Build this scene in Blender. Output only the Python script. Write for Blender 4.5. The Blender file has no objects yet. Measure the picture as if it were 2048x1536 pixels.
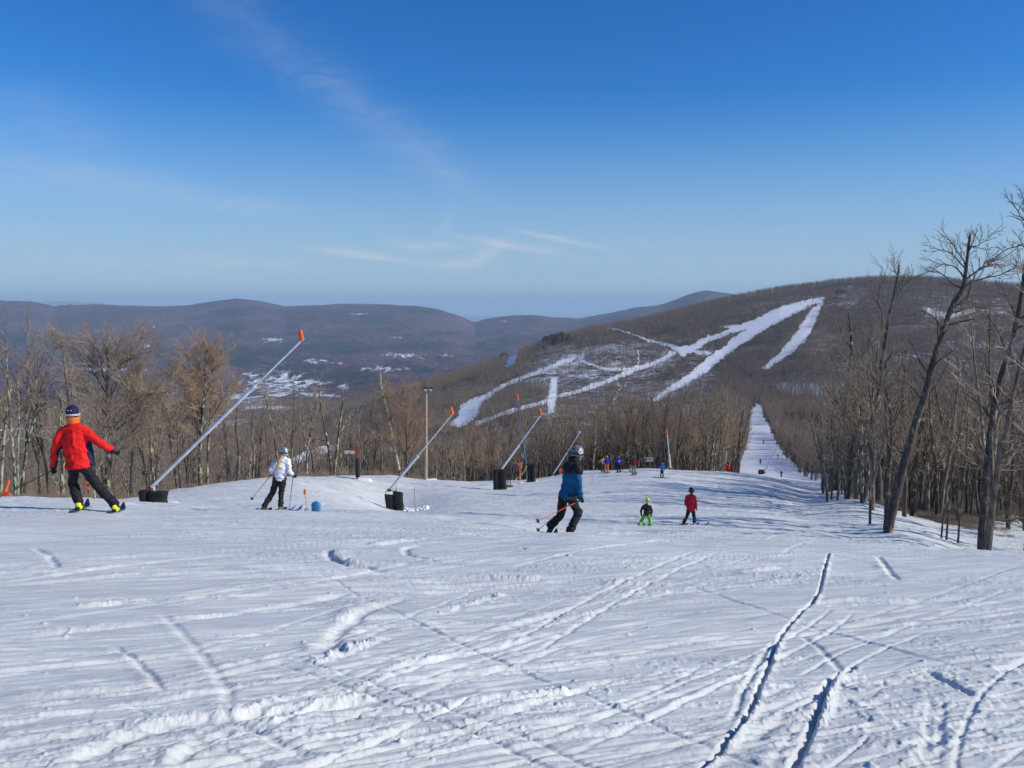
import bpy, bmesh, math, random
import numpy as np
from mathutils import Vector, Matrix

# ------------------------------------------------------------------ camera, sky, sun, exposure
sc = bpy.context.scene
COL = sc.collection
F, HZ = 1716.0, 600.0                 # focal length and eye level in pixels of the 2048x1536 photograph
CAMZ = 1.6
PITCH = math.atan((768 - HZ) / F)
cd = bpy.data.cameras.new("camera")
cd.sensor_width = 36.0
cd.lens = 36.0 * F / 2048
cd.clip_start = 0.1
cd.clip_end = 200000
cam = bpy.data.objects.new("camera", cd)
cam.location = (0, 0, CAMZ)
cam.rotation_euler = (math.pi / 2 - PITCH, 0, 0)
COL.objects.link(cam)
sc.camera = cam

SUN_AZ, SUN_EL = math.radians(101), math.radians(31)
sun_dir = Vector((math.sin(SUN_AZ) * math.cos(SUN_EL), math.cos(SUN_AZ) * math.cos(SUN_EL), math.sin(SUN_EL)))
sl = bpy.data.lights.new("sun", 'SUN')
sl.energy = 4.6
sl.angle = math.radians(0.5)
sl.color = (1.0, 0.945, 0.83)
so = bpy.data.objects.new("sun", sl)
so.rotation_euler = sun_dir.to_track_quat('Z', 'Y').to_euler()
so.location = (60, -20, 60)
COL.objects.link(so)

sc.view_settings.view_transform = 'Standard'
sc.view_settings.look = 'None'
sc.view_settings.gamma = 1.0
sc.view_settings.exposure = -0.14
sc.cycles.volume_bounces = 1
sc.cycles.max_bounces = 6
sc.cycles.diffuse_bounces = 3
sc.cycles.transparent_max_bounces = 8

cp_, sp_ = math.cos(PITCH), math.sin(PITCH)
def ray(u, v):
    """world direction of a photograph pixel"""
    a, b = (u - 1024) / F, (768 - v) / F
    return np.array([a, cp_ + b * sp_, -sp_ + b * cp_])
def P(u, v, Y):
    d = ray(u, v)
    k = Y / d[1]
    return Vector((d[0] * k, Y, CAMZ + d[2] * k))
def azel(u, v):
    d = ray(u, v)
    return math.atan2(d[0], d[1]), math.atan2(d[2], math.hypot(d[0], d[1]))

# ---- node helper
class NT:
    def __init__(s, nt): s.nt = nt; nt.nodes.clear()
    def n(s, typ, **kw):
        nd = s.nt.nodes.new(typ)
        for k, val in kw.items():
            if k.startswith('_'): setattr(nd, k[1:], val)
        return nd
    def link(s, a, b): s.nt.links.new(a, b)
    def m(s, op, a, b=None, c=None, clamp=False):
        nd = s.nt.nodes.new('ShaderNodeMath'); nd.operation = op; nd.use_clamp = clamp
        for i, x in enumerate((a, b, c)):
            if x is None: continue
            if isinstance(x, (int, float)): nd.inputs[i].default_value = x
            else: s.link(x, nd.inputs[i])
        return nd.outputs[0]
    def mix(s, f, a, b, mode='MIX'):
        nd = s.nt.nodes.new('ShaderNodeMix'); nd.data_type = 'RGBA'; nd.blend_type = mode
        for i, x in ((0, f), (6, a), (7, b)):
            if isinstance(x, (int, float)): nd.inputs[i].default_value = x
            elif isinstance(x, tuple): nd.inputs[i].default_value = (*x[:3], 1)
            else: s.link(x, nd.inputs[i])
        return nd.outputs[2]
    def noise(s, vec, scale, detail=4, rough=.55, dist=0.0):
        nd = s.nt.nodes.new('ShaderNodeTexNoise')
        nd.inputs['Scale'].default_value = scale; nd.inputs['Detail'].default_value = detail
        nd.inputs['Roughness'].default_value = rough; nd.inputs['Distortion'].default_value = dist
        if vec is not None: s.link(vec, nd.inputs['Vector'])
        return nd.outputs[0]
    def ramp(s, f, a, b, c0=0., c1=1.):
        nd = s.nt.nodes.new('ShaderNodeMapRange'); nd.interpolation_type = 'SMOOTHSTEP'
        s.link(f, nd.inputs[0])
        nd.inputs[1].default_value = a; nd.inputs[2].default_value = b
        nd.inputs[3].default_value = c0; nd.inputs[4].default_value = c1
        return nd.outputs[0]
    def mapping(s, vec, scale=(1, 1, 1), rot=(0, 0, 0)):
        nd = s.nt.nodes.new('ShaderNodeMapping')
        nd.inputs['Scale'].default_value = scale; nd.inputs['Rotation'].default_value = rot
        s.link(vec, nd.inputs['Vector'])
        return nd.outputs[0]

# ---- world: Nishita sky with thin cirrus wisps given by direction
W = bpy.data.worlds.new("World"); sc.world = W; W.use_nodes = True
w = NT(W.node_tree)
sky = w.n('ShaderNodeTexSky', _sky_type='NISHITA', _sun_disc=False)
sky.sun_elevation = SUN_EL; sky.sun_rotation = SUN_AZ
sky.altitude = 900; sky.air_density = 1.0; sky.dust_density = 0.15; sky.ozone_density = 3.0
geo = w.n('ShaderNodeTexCoord')
sepx = w.n('ShaderNodeSeparateXYZ'); w.link(geo.outputs['Generated'], sepx.inputs[0])
X_, Y_, Z_ = sepx.outputs
az = w.m('ARCTAN2', X_, Y_)
el = w.m('ARCSINE', Z_)
comb = w.n('ShaderNodeCombineXYZ'); w.link(az, comb.inputs[0]); w.link(el, comb.inputs[1])
wisps = [  # (u0,v0,u1,v1, half width px, strength, stretch)
    (400, -20, 700, 200, 46, .10), (660, 170, 860, 320, 40, .13), (840, 290, 960, 400, 30, .13),
    (-60, 335, 330, 385, 34, .20), (300, 378, 600, 430, 22, .20), (-40, 200, 240, 320, 60, .10),
    (630, 498, 810, 520, 8, .60), (790, 490, 930, 494, 9, .42), (850, 528, 960, 530, 12, .46), (945, 525, 1005, 488, 14, .46),
    (935, 477, 1105, 503, 7, .62), (1045, 463, 1210, 497, 5, .45), (885, 480, 905, 415, 12, .12),
    (360, 515, 640, 535, 13, .22), (-40, 520, 500, 560, 36, .16), (1265, 484, 1310, 494, 9, .12)]
cirr = None
nz1 = w.noise(w.mapping(comb.outputs[0], (4, 12, 1), (0, 0, -.35)), 4.0, 12, .68, 1.2)
nzb = w.noise(w.mapping(comb.outputs[0], (3, 14, 1), (0, 0, .5)), 4.0, 6, .6, .5)
for (u0, v0, u1, v1, hw, st) in wisps:
    a0, e0 = azel(u0, v0); a1, e1 = azel(u1, v1)
    L = math.hypot(a1 - a0, e1 - e0); dx, dy = (a1 - a0) / L, (e1 - e0) / L
    ca, ce = (a0 + a1) / 2, (e0 + e1) / 2
    pa = w.m('SUBTRACT', az, ca); pe = w.m('SUBTRACT', el, ce)
    along = w.m('ADD', w.m('MULTIPLY', pa, dx), w.m('MULTIPLY', pe, dy))
    acr = w.m('ADD', w.m('MULTIPLY', pa, -dy), w.m('MULTIPLY', pe, dx))
    acr = w.m('ADD', acr, w.m('MULTIPLY', w.m('SUBTRACT', nzb, .5), 1.6 * hw / F))
    g = w.m('ADD', w.m('POWER', w.m('ABSOLUTE', w.m('DIVIDE', along, L * .56)), 3.0), w.m('POWER', w.m('ABSOLUTE', w.m('DIVIDE', acr, hw / F)), 2.0))
    g = w.m('MULTIPLY', w.m('EXPONENT', w.m('MULTIPLY', g, -1.0)), st)
    cirr = g if cirr is None else w.m('ADD', cirr, g)
cmask = w.m('MULTIPLY', cirr, w.ramp(nz1, .3, .7, .45, 1.25), clamp=True)
band = w.m('MULTIPLY', w.ramp(el, .0, .13, 1, 0), w.ramp(nz1, .3, .7, .05, .16))
cmask = w.m('ADD', cmask, band, clamp=True)
hs = w.n('ShaderNodeHueSaturation'); hs.inputs['Saturation'].default_value = 1.30
w.link(sky.outputs[0], hs.inputs['Color'])
skyc = w.mix(1.0, hs.outputs[0], (.54, 1.02, 1.42), 'MULTIPLY')
skyc = w.mix(w.ramp(el, -.02, .24, .92, 0), skyc, (3.9, 5.5, 7.4))
cold = w.mix(cmask, skyc, (6.2, 6.9, 8.2))
bg = w.n('ShaderNodeBackground'); bg.inputs[1].default_value = 0.098
w.link(cold, bg.inputs[0])
wo = w.n('ShaderNodeOutputWorld'); w.link(bg.outputs[0], wo.inputs[0])

# ------------------------------------------------------------------ mesh helpers
def new_mesh(name, V, Fq, smooth=True, mat=None, attrs=None):
    me = bpy.data.meshes.new(name)
    V = np.asarray(V, dtype=np.float32); Fq = np.asarray(Fq, dtype=np.int32)
    k = Fq.shape[1]
    me.vertices.add(len(V)); me.vertices.foreach_set('co', V.ravel())
    me.loops.add(Fq.size); me.loops.foreach_set('vertex_index', Fq.ravel())
    me.polygons.add(len(Fq)); me.polygons.foreach_set('loop_start', np.arange(0, Fq.size, k, dtype=np.int32))
    me.polygons.foreach_set('use_smooth', np.full(len(Fq), smooth, dtype=bool))
    me.update(calc_edges=True)
    for an, arr in (attrs or {}).items():
        a = me.attributes.new(an, 'FLOAT', 'POINT'); a.data.foreach_set('value', np.asarray(arr, dtype=np.float32).ravel())
    if mat: me.materials.append(mat)
    return me
def link(name, me, parent=None, loc=None):
    o = bpy.data.objects.new(name, me); COL.objects.link(o)
    if parent: o.parent = parent
    if loc is not None: o.location = loc
    return o
def tag(o, label=None, cat=None, group=None, kind=None):
    if label: o['label'] = label
    if cat: o['category'] = cat
    if group: o['group'] = group
    if kind: o['kind'] = kind
    return o
def empty(name, loc, label, cat, group=None, rz=0.):
    o = bpy.data.objects.new(name, None); COL.objects.link(o); o.location = loc; o.rotation_euler.z = rz
    o.empty_display_size = .2
    return tag(o, label, cat, group)

class MB:
    """collects simple solids (with caps) as polygons; build() links ONE mesh"""
    def __init__(s): s.V = []; s.F = []
    def add(s, V, Fc):
        b = len(s.V); s.V += [tuple(v) for v in V]; s.F += [tuple(i + b for i in f) for f in Fc]
    def loft(s, rings, cap=True):
        b = len(s.V); k = len(rings[0])
        for r in rings: s.V += [tuple(p) for p in r]
        for i in range(len(rings) - 1):
            for j in range(k):
                a, c = b + i * k + j, b + i * k + (j + 1) % k
                s.F.append((a, c, c + k, a + k))
        if cap:
            s.F.append(tuple(b + j for j in reversed(range(k))))
            s.F.append(tuple(b + (len(rings) - 1) * k + j for j in range(k)))
    def tube(s, pts, rad, k=10, cap=True):
        pts = [Vector(p) for p in pts]
        if not hasattr(rad, '__len__'): rad = [rad] * len(pts)
        d0 = (pts[-1] - pts[0]).normalized() if (pts[-1] - pts[0]).length > 1e-6 else Vector((0, 0, 1))
        ref = Vector((0, 0, 1)) if abs(d0.z) < .8 else Vector((0, 1, 0))
        rings = []
        for i, p in enumerate(pts):
            t = (pts[min(i + 1, len(pts) - 1)] - pts[max(i - 1, 0)]).normalized()
            n1 = t.cross(ref)
            if n1.length < 1e-4: n1 = t.cross(Vector((1, 0, 0)))
            n1.normalize(); n2 = t.cross(n1)
            rings.append([p + rad[i] * (math.cos(2 * math.pi * j / k) * n1 + math.sin(2 * math.pi * j / k) * n2) for j in range(k)])
        s.loft(rings, cap)
    def box(s, c, size, rot=None, bev=0.0):
        sx, sy, sz = [x / 2 for x in size]
        V = []
        for z in (-sz, sz):
            if bev:
                for (x, y) in ((-sx + bev, -sy), (sx - bev, -sy), (sx, -sy + bev), (sx, sy - bev), (sx - bev, sy), (-sx + bev, sy), (-sx, sy - bev), (-sx, -sy + bev)):
                    V.append(Vector((x, y, z)))
            else:
                for (x, y) in ((-sx, -sy), (sx, -sy), (sx, sy), (-sx, sy)): V.append(Vector((x, y, z)))
        if rot is not None: V = [rot @ q for q in V]
        V = [q + Vector(c) for q in V]
        h = len(V) // 2
        s.loft([V[:h], V[h:]])
    def build(s, name, mat, parent=None, smooth=False):
        me = bpy.data.meshes.new(name)
        me.from_pydata([tuple(v) for v in s.V], [], s.F)
        if smooth:
            me.polygons.foreach_set('use_smooth', [True] * len(me.polygons))
            me.update()
            bm = bmesh.new(); bm.from_mesh(me)
            for e in bm.edges:
                if len(e.link_faces) == 2 and e.calc_face_angle(0) > 1.0: e.smooth = False
            bm.to_mesh(me); bm.free()
        me.update()
        if mat: me.materials.append(mat)
        o = bpy.data.objects.new(name, me); COL.objects.link(o)
        if parent:
            o.parent = parent
            inv = Matrix.Translation(Vector(parent_world(parent)))
            me.transform(inv.inverted())
        return o
def parent_world(p):
    v = Vector((0, 0, 0))
    while p is not None:
        v = v + p.location; p = p.parent
    return v

# ------------------------------------------------------------------ noise
def _h(ix, iy, seed):
    n = (ix * 374761393 + iy * 668265263 + seed * 974634777) & 0xffffffff
    n = ((n ^ (n >> 13)) * 1274126177) & 0xffffffff
    return ((n ^ (n >> 16)) & 0xffff) / 65535.0
def vn(x, y, seed=0):
    fx, fy = np.floor(x), np.floor(y)
    ix, iy = fx.astype(np.int64), fy.astype(np.int64)
    tx, ty = x - fx, y - fy
    tx = tx * tx * tx * (tx * (tx * 6 - 15) + 10); ty = ty * ty * ty * (ty * (ty * 6 - 15) + 10)
    a, b, c, d = _h(ix, iy, seed), _h(ix + 1, iy, seed), _h(ix, iy + 1, seed), _h(ix + 1, iy + 1, seed)
    return (a * (1 - tx) + b * tx) * (1 - ty) + (c * (1 - tx) + d * tx) * ty
def fbm(x, y, seed=0, o=4, g=.5):
    s, a, t = 0., 1., 0.
    for i in range(o):
        s = s + a * vn(x * 2 ** i + 17.3 * i, y * 2 ** i - 9.1 * i, seed + i); t += a; a *= g
    return s / t
def sstep(x, a, b):
    t = np.clip((x - a) / (b - a), 0, 1); return t * t * (3 - 2 * t)

# ------------------------------------------------------------------ terrain height function
PLA, PLB = -.155, -.044
RIDGE = [(-300, 603), (0, 601), (60, 603), (110, 616), (150, 612), (200, 609), (300, 614), (370, 612), (430, 603), (475, 599), (520, 603), (570, 613), (640, 611), (700, 608), (760, 610), (830, 613), (880, 621), (915, 633), (935, 642), (950, 648), (970, 641), (1020, 634), (1060, 632), (1110, 637), (1160, 640), (1200, 632), (1280, 615), (1330, 608), (1370, 592), (1395, 584), (1415, 581), (1450, 586), (1500, 597), (1600, 618), (1800, 640), (2400, 640)]
HILL = [(-300, 900), (700, 830), (780, 780), (840, 765), (900, 750), (1000, 722), (1100, 682), (1200, 663), (1300, 651), (1400, 633), (1500, 614), (1560, 602), (1640, 592), (1700, 584), (1800, 577), (1850, 576), (1900, 580), (2000, 585), (2048, 588), (2400, 600)]
HILL = [(a, b + 5) for a, b in HILL]
def ip(tab, u):
    return np.interp(u, [a for a, b in tab], [b for a, b in tab])
far_l = [(150, 1060), (300, 1010), (600, 930), (1000, 880), (2000, 815), (4500, 752), (6500, 702), (8500, 652)]
cols = {
    -150: [(15, 1016), (22, 1002), (30, 996), (45, 1004), (60, 1012), (90, 1040)] + far_l,
    0: [(15, 1017), (22, 1003), (30, 997), (45, 1004), (60, 1012), (90, 1040)] + far_l,
    170: [(15, 1019), (22, 1008), (32, 1000), (45, 1004), (60, 1012), (90, 1040)] + far_l,
    260: [(15, 1026), (25, 1013), (38, 1004), (48, 998), (60, 1010), (90, 1040)] + far_l,
    335: [(15, 1030), (25, 1015), (38, 1005), (52, 984), (64, 992), (90, 1025)] + far_l,
    420: [(15, 1033), (22, 1022), (38, 1006), (60, 970), (75, 985), (110, 1020)] + far_l,
    555: [(15, 1038), (22.3, 1020), (40, 1000), (66, 954), (82, 970), (120, 1010)] + far_l,
    700: [(15, 1044), (22, 1028), (40, 1016), (60, 990), (78, 952), (95, 965), (130, 1000)] + far_l,
    785: [(15, 1048), (20, 1036), (25, 1028), (35, 1034), (50, 1030), (60, 1020), (70, 990), (82, 953), (100, 968), (140, 1000), (300, 1000), (700, 880), (1200, 812), (2000, 785), (3500, 765), (5500, 725), (8500, 660)],
    900: [(14, 1056), (20, 1044), (26, 1038), (40, 1035), (55, 1015), (70, 985), (86, 962), (105, 980), (150, 1000), (300, 990), (700, 870), (1100, 800), (1700, 755), (3000, 775), (5500, 725), (8500, 668)],
    1000: [(14, 1060), (18, 1050), (25, 1047), (40, 1035), (55, 1012), (75, 978), (91, 962), (112, 982), (160, 1000), (300, 975), (600, 880), (900, 810), (1250, 760), (1600, 724), (3000, 760), (6000, 720), (8500, 672)],
    1150: [(14, 1065), (16.6, 1084), (18, 1086), (25, 1072), (34, 1052), (50, 1020), (70, 980), (90, 950), (100, 945), (120, 965), (160, 990), (300, 970), (600, 870), (900, 810), (1250, 735), (1550, 675), (3000, 740), (6000, 720), (8500, 672)],
    1300: [(14, 1071), (18, 1081), (25, 1075), (34, 1053), (50, 1022), (70, 972), (84, 946), (95, 937), (115, 955), (160, 985), (250, 980), (400, 930), (700, 850), (900, 810), (1200, 735), (1550, 652), (3000, 720), (6000, 700), (8500, 652)],
    1450: [(14, 1076), (18, 1086), (25, 1080), (34, 1058), (50, 1026), (70, 982), (85, 952), (93, 944), (112, 960), (150, 975), (200, 962), (260, 936), (400, 888), (600, 842), (800, 812), (1000, 775), (1250, 700), (1500, 626), (3000, 700), (6000, 690), (8500, 630)],
    1540: [(14, 1080), (18, 1090), (25, 1084), (34, 1062), (50, 1031), (70, 988), (85, 962), (93, 955), (112, 968), (150, 972), (200, 955), (260, 931), (400, 886), (600, 840), (800, 814), (1000, 772), (1250, 680), (1500, 607), (3000, 700), (6000, 690), (8500, 640)],
    1620: [(14, 1084), (20, 1094), (34, 1068), (50, 1038), (70, 1003), (85, 980), (95, 970), (110, 977), (150, 985), (200, 965), (260, 935), (400, 885), (600, 835), (800, 800), (1000, 750), (1250, 665), (1500, 594), (3000, 700), (6000, 690)],
    1720: [(14, 1089), (20, 1100), (34, 1078), (45, 1050), (60, 1006), (80, 988), (110, 987), (150, 975), (250, 940), (400, 888), (700, 815), (1000, 745), (1250, 665), (1500, 584), (3000, 700), (6000, 690)],
    1800: [(14, 1093), (20, 1107), (28, 1092), (37, 1066), (50, 1045), (70, 1020), (100, 1000), (150, 975), (250, 930), (400, 880), (700, 800), (1000, 735), (1250, 650), (1500, 577), (3000, 700), (6000, 690)],
    1963: [(14, 1101), (20, 1118), (30, 1118), (40, 1104), (50, 1072), (62, 1045), (80, 1026), (110, 1005), (150, 985), (250, 940), (400, 880), (700, 800), (1000, 735), (1250, 650), (1500, 584), (3000, 700), (6000, 690)],
    2200: [(14, 1110), (20, 1128), (30, 1128), (40, 1118), (50, 1085), (62, 1055), (80, 1035), (110, 1010), (150, 990), (250, 945), (400, 885), (700, 805), (1000, 740), (1250, 655), (1500, 594), (3000, 700), (6000, 690)],
}
KT = 4.0
cps = []
for u, lst in cols.items():
    for (Y, v) in lst + [(10500, float(ip(RIDGE, u))), (14000, 660)]:
        if Y == 10500 and u > 1600: pass
        p = P(u, v, Y); R = math.hypot(p.x, p.y)
        cps.append((math.atan2(p.x, p.y), R, p.z))
    for Y in (2.5, 5, 9):
        x = (u - 1024) / F * Y; cps.append((math.atan2(x, Y), math.hypot(x, Y), PLA * Y + PLB * x))
cps = np.array(cps)
def plane(th, R): return R * (PLA * np.cos(th) + PLB * np.sin(th))
CT = cps[:, 0] * KT; CR = np.log(cps[:, 1]); CV = (cps[:, 2] - plane(cps[:, 0], cps[:, 1])) / cps[:, 1]
def _phi(d2): return .5 * d2 * np.log(d2 + 1e-12)
n_ = len(CT)
A_ = _phi((CT[:, None] - CT) ** 2 + (CR[:, None] - CR) ** 2) + np.eye(n_) * 2e-4
Q_ = np.stack([np.ones(n_), CT, CR], 1)
M_ = np.block([[A_, Q_], [Q_.T, np.zeros((3, 3))]])
S_ = np.linalg.solve(M_, np.concatenate([CV, np.zeros(3)]))
TH_MIN, TH_MAX = -.60, .62
def tps(th, R):
    th = np.clip(th, TH_MIN, TH_MAX); lr = np.log(np.maximum(R, 1.5))
    th, lr = np.broadcast_arrays(th, lr); sh = th.shape; a = th.ravel() * KT; b = lr.ravel()
    out = np.empty(a.size)
    for i in range(0, a.size, 60000):
        aa, bb = a[i:i + 60000, None], b[i:i + 60000, None]
        out[i:i + 60000] = _phi((aa - CT) ** 2 + (bb - CR) ** 2) @ S_[:n_] + S_[n_] + S_[n_ + 1] * aa[:, 0] + S_[n_ + 2] * bb[:, 0]
    return out.reshape(sh)
# exact silhouettes of the two ridge lines, as a correction over the smooth surface
def t_of(u, v, Y):
    p = P(float(u), float(v), Y); return math.atan2(p.x, p.y), (p.z - CAMZ) / math.hypot(p.x, p.y), math.hypot(p.x, p.y)
us_ = np.arange(-300, 2400, 6)
def _corr(tab, Yf):
    th, dt, Rr = [], [], []
    for u in us_:
        Y = Yf(u); a, t, R = t_of(u, ip(tab, u), Y); th.append(a); dt.append(t); Rr.append(R)
    th, dt, Rr = map(np.array, (th, dt, Rr))
    z = plane(th, Rr) + Rr * tps(th, Rr)
    return th, dt - (z - CAMZ) / Rr, Rr
HY = lambda u: float(np.interp(u, [780, 1000, 1150, 1300, 1450, 1600, 2400], [1900, 1600, 1550, 1550, 1500, 1500, 1500]))
RTH, RDT, RRR = _corr(RIDGE, lambda u: 10500)
HTH, HDT, HRR = _corr(HILL, HY)
HDT = HDT * np.interp(us_, [780, 900], [0, 1])
def base_h(th, R):
    z = plane(th, R) + R * tps(th, R)
    tc = np.clip(th, TH_MIN, TH_MAX)
    if np.max(R) > 500:
        z = z + R * np.interp(tc, RTH, RDT) * np.exp(-(np.log(R / np.interp(tc, RTH, RRR)) / .34) ** 2)
        z = z + R * np.interp(tc, HTH, HDT) * np.exp(-(np.log(R / np.interp(tc, HTH, HRR)) / .16) ** 2)
    return z
def ground(x, y):
    x = np.atleast_1d(np.asarray(x, float)); y = np.atleast_1d(np.asarray(y, float))
    return base_h(np.arctan2(x, y), np.maximum(np.hypot(x, y), .01))
def gz(x, y): return float(ground(x, y)[0])
_RM = np.exp(np.linspace(math.log(2.2), math.log(120), 500))
def hit(u, v):
    """first point of the near ground under a pixel"""
    d = ray(u, v); h = math.hypot(d[0], d[1]); th = math.atan2(d[0], d[1]); t = d[2] / h
    z = base_h(np.full(_RM.shape, th), _RM); ab = CAMZ + t * _RM - z
    k = np.argmax(ab < 0) if (ab < 0).any() else len(_RM) - 1
    k = max(k, 1); f = ab[k - 1] / (ab[k - 1] - ab[k] + 1e-9)
    R = _RM[k - 1] + (_RM[k] - _RM[k - 1]) * min(max(f, 0), 1)
    return Vector((math.sin(th) * R, math.cos(th) * R, float(base_h(np.array([th]), np.array([R]))[0])))
def uv_of(x, y, z):
    """pixel of world points (used only to lay out trails and fields on the hills)"""
    zz = z - CAMZ
    dep = y * cp_ - zz * sp_
    return 1024 + F * x / dep, 768 - F * (y * sp_ + zz * cp_) / dep

# ------------------------------------------------------------------ ground materials
def mat_new(name):
    m = bpy.data.materials.new(name); m.use_nodes = True
    t = NT(m.node_tree)
    out = t.n('ShaderNodeOutputMaterial'); b = t.n('ShaderNodeBsdfPrincipled')
    t.link(b.outputs[0], out.inputs[0])
    return m, t, b
def setc(t, sock, x):
    if isinstance(x, tuple): sock.default_value = (*x[:3], 1)
    else: t.link(x, sock)
def simple_mat(name, col, rough=.6, metal=0., bump=0., bscale=30., var=.12, vscale=6., spec=.3, coat=0.):
    m, t, b = mat_new(name)
    tc = t.n('ShaderNodeTexCoord')
    nz = t.noise(tc.outputs['Object'], vscale, 5, .6)
    c = t.mix(t.ramp(nz, .3, .7), tuple(x * (1 - var) for x in col), tuple(min(1, x * (1 + var)) for x in col))
    setc(t, b.inputs['Base Color'], c)
    b.inputs['Roughness'].default_value = rough; b.inputs['Metallic'].default_value = metal
    b.inputs['Specular IOR Level'].default_value = spec
    b.inputs['Coat Weight'].default_value = coat
    if bump:
        bp = t.n('ShaderNodeBump'); bp.inputs['Strength'].default_value = bump; bp.inputs['Distance'].default_value = .02
        t.link(t.noise(tc.outputs['Object'], bscale, 4, .6), bp.inputs['Height']); t.link(bp.outputs[0], b.inputs['Normal'])
    return m

m_snow, t, b = mat_new("piste_snow")
tc = t.n('ShaderNodeTexCoord'); ob = tc.outputs['Object']
b.inputs['Roughness'].default_value = .62; b.inputs['Specular IOR Level'].default_value = .35
big = t.noise(t.mapping(ob, (.22, .5, .3), (0, 0, -.5)), 1.0, 6, .6)
icy = t.noise(t.mapping(ob, (.5, 2.2, 1), (0, 0, -.55)), 1.3, 8, .65, .4)
c = t.mix(t.ramp(big, .35, .65), (.655, .668, .645), (.75, .762, .735))
c = t.mix(t.ramp(icy, .42, .66), c, (.59, .602, .595))
dirt = t.noise(ob, 9.0, 8, .7)
c = t.mix(t.ramp(dirt, .70, .80, 0, .35), c, (.45, .42, .40))
setc(t, b.inputs['Base Color'], c)
s1 = t.noise(t.mapping(ob, (1.2, 9, 4), (0, 0, -.58)), 3.0, 7, .68, .3)
s2 = t.noise(t.mapping(ob, (1, 1.5, 1), (0, 0, -.5)), 26.0, 6, .7)
bp = t.n('ShaderNodeBump'); bp.inputs['Strength'].default_value = .55; bp.inputs['Distance'].default_value = .022
t.link(t.m('ADD', s1, t.m('MULTIPLY', s2, .55)), bp.inputs['Height']); t.link(bp.outputs[0], b.inputs['Normal'])

m_hill, t, b = mat_new("wooded_hillside")
tc = t.n('ShaderNodeTexCoord'); ob = tc.outputs['Object']
def attr(t, nm):
    a = t.n('ShaderNodeAttribute', _attribute_name=nm); return a.outputs['Fac']
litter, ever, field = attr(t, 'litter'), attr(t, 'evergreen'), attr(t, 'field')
fn = t.noise(ob, .05, 10, .72); fn2 = t.noise(ob, .0045, 8, .6); fn3 = t.noise(ob, .0012, 6, .55)
wood = t.mix(t.ramp(fn, .3, .7), (.088, .064, .052), (.30, .22, .17))
wood = t.mix(t.ramp(fn2, .35, .68, 0, .8), wood, (.135, .098, .100))
wood = t.mix(t.ramp(fn3, .42, .60, 0, .6), wood, (.060, .040, .045))
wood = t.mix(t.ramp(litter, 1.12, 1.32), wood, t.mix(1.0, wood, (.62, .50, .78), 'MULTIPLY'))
snowc = t.mix(t.ramp(fn2, .3, .7), (.74, .76, .80), (.86, .87, .89))
sn = t.ramp(t.m('SUBTRACT', t.m('ADD', t.m('MULTIPLY', t.noise(ob, .10, 8, .75), .5), t.m('MULTIPLY', t.noise(ob, .018, 8, .75), .5)), t.m('MULTIPLY', litter, .42)), .10, .22)
c = t.mix(sn, wood, snowc)
evm = t.ramp(t.m('ADD', ever, t.m('MULTIPLY', t.m('SUBTRACT', t.noise(ob, .008, 10, .75), .5), 2.4)), .44, .62)
c = t.mix(evm, c, t.mix(t.ramp(fn, .35, .65), (.016, .022, .022), (.045, .055, .05)))
fdm = t.ramp(t.m('ADD', field, t.m('MULTIPLY', t.m('SUBTRACT', t.noise(t.mapping(ob, (1, .30, 1)), .022, 12, .85), .5), 5.0)), .55, .72)
c = t.mix(fdm, c, snowc)
setc(t, b.inputs['Base Color'], c)
b.inputs['Roughness'].default_value = .9; b.inputs['Specular IOR Level'].default_value = .1
bp = t.n('ShaderNodeBump'); bp.inputs['Strength'].default_value = .9; bp.inputs['Distance'].default_value = 9.0
t.link(t.m('MULTIPLY', t.noise(ob, .035, 9, .75), t.m('MULTIPLY', t.m('SUBTRACT', 1.0, fdm), t.m('SUBTRACT', 1.0, sn))), bp.inputs['Height']); t.link(bp.outputs[0], b.inputs['Normal'])

# ------------------------------------------------------------------ near piste: fine snow relief
fine = np.linspace(-.60, .60, 1330)
coarse = np.linspace(.60, 2 * math.pi - .60, 92)[1:-1]
THc = np.concatenate([fine, coarse])
Rr = [.35, .8, 1.4, 2.0, 2.5, 2.85]
while Rr[-1] < 123: Rr.append(Rr[-1] + max(.004, min(.62 * Rr[-1] ** 2 / 1373, .0046 * Rr[-1])))
Rr = np.array(Rr)
nR, nC = len(Rr), len(THc)
TH, RR = np.meshgrid(THc, Rr)
XX, YY = RR * np.sin(TH), RR * np.cos(TH)
Z0 = base_h(TH, RR)
ca, sa = math.cos(.55), math.sin(.55)
U1, V1 = XX * ca + YY * sa, -XX * sa + YY * ca        # along / across the usual run of the ski marks
D = np.zeros_like(Z0)
near = sstep(RR, 60, 14)
D += (fbm(XX * .35, YY * .35, 3, 3) - .5) * .06 * sstep(RR, 1, 4)
D += (fbm(U1 * .22, V1 * 1.1, 11, 4, .55) - .5) * .048
D += (fbm(U1 * .5 + fbm(XX, YY, 5, 2) * .6, V1 * 3.6, 21, 4, .6) - .5) * .018 * sstep(RR, 45, 12)
D += (fbm(U1 * 1.1, V1 * 13, 31, 3, .6) - .5) * .011 * sstep(RR, 16, 7)
D += (fbm(U1 * .9 + 30, V1 * 26, 35, 3, .65) - .5) * .0075 * sstep(RR, 9, 4)
D += (fbm(U1 * .35 + 9, V1 * 5.5, 36, 3, .6) - .5) * .022 * sstep(RR, 40, 14) * sstep(fbm(XX * .3, YY * .3, 37, 2), .35, .6)
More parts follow.
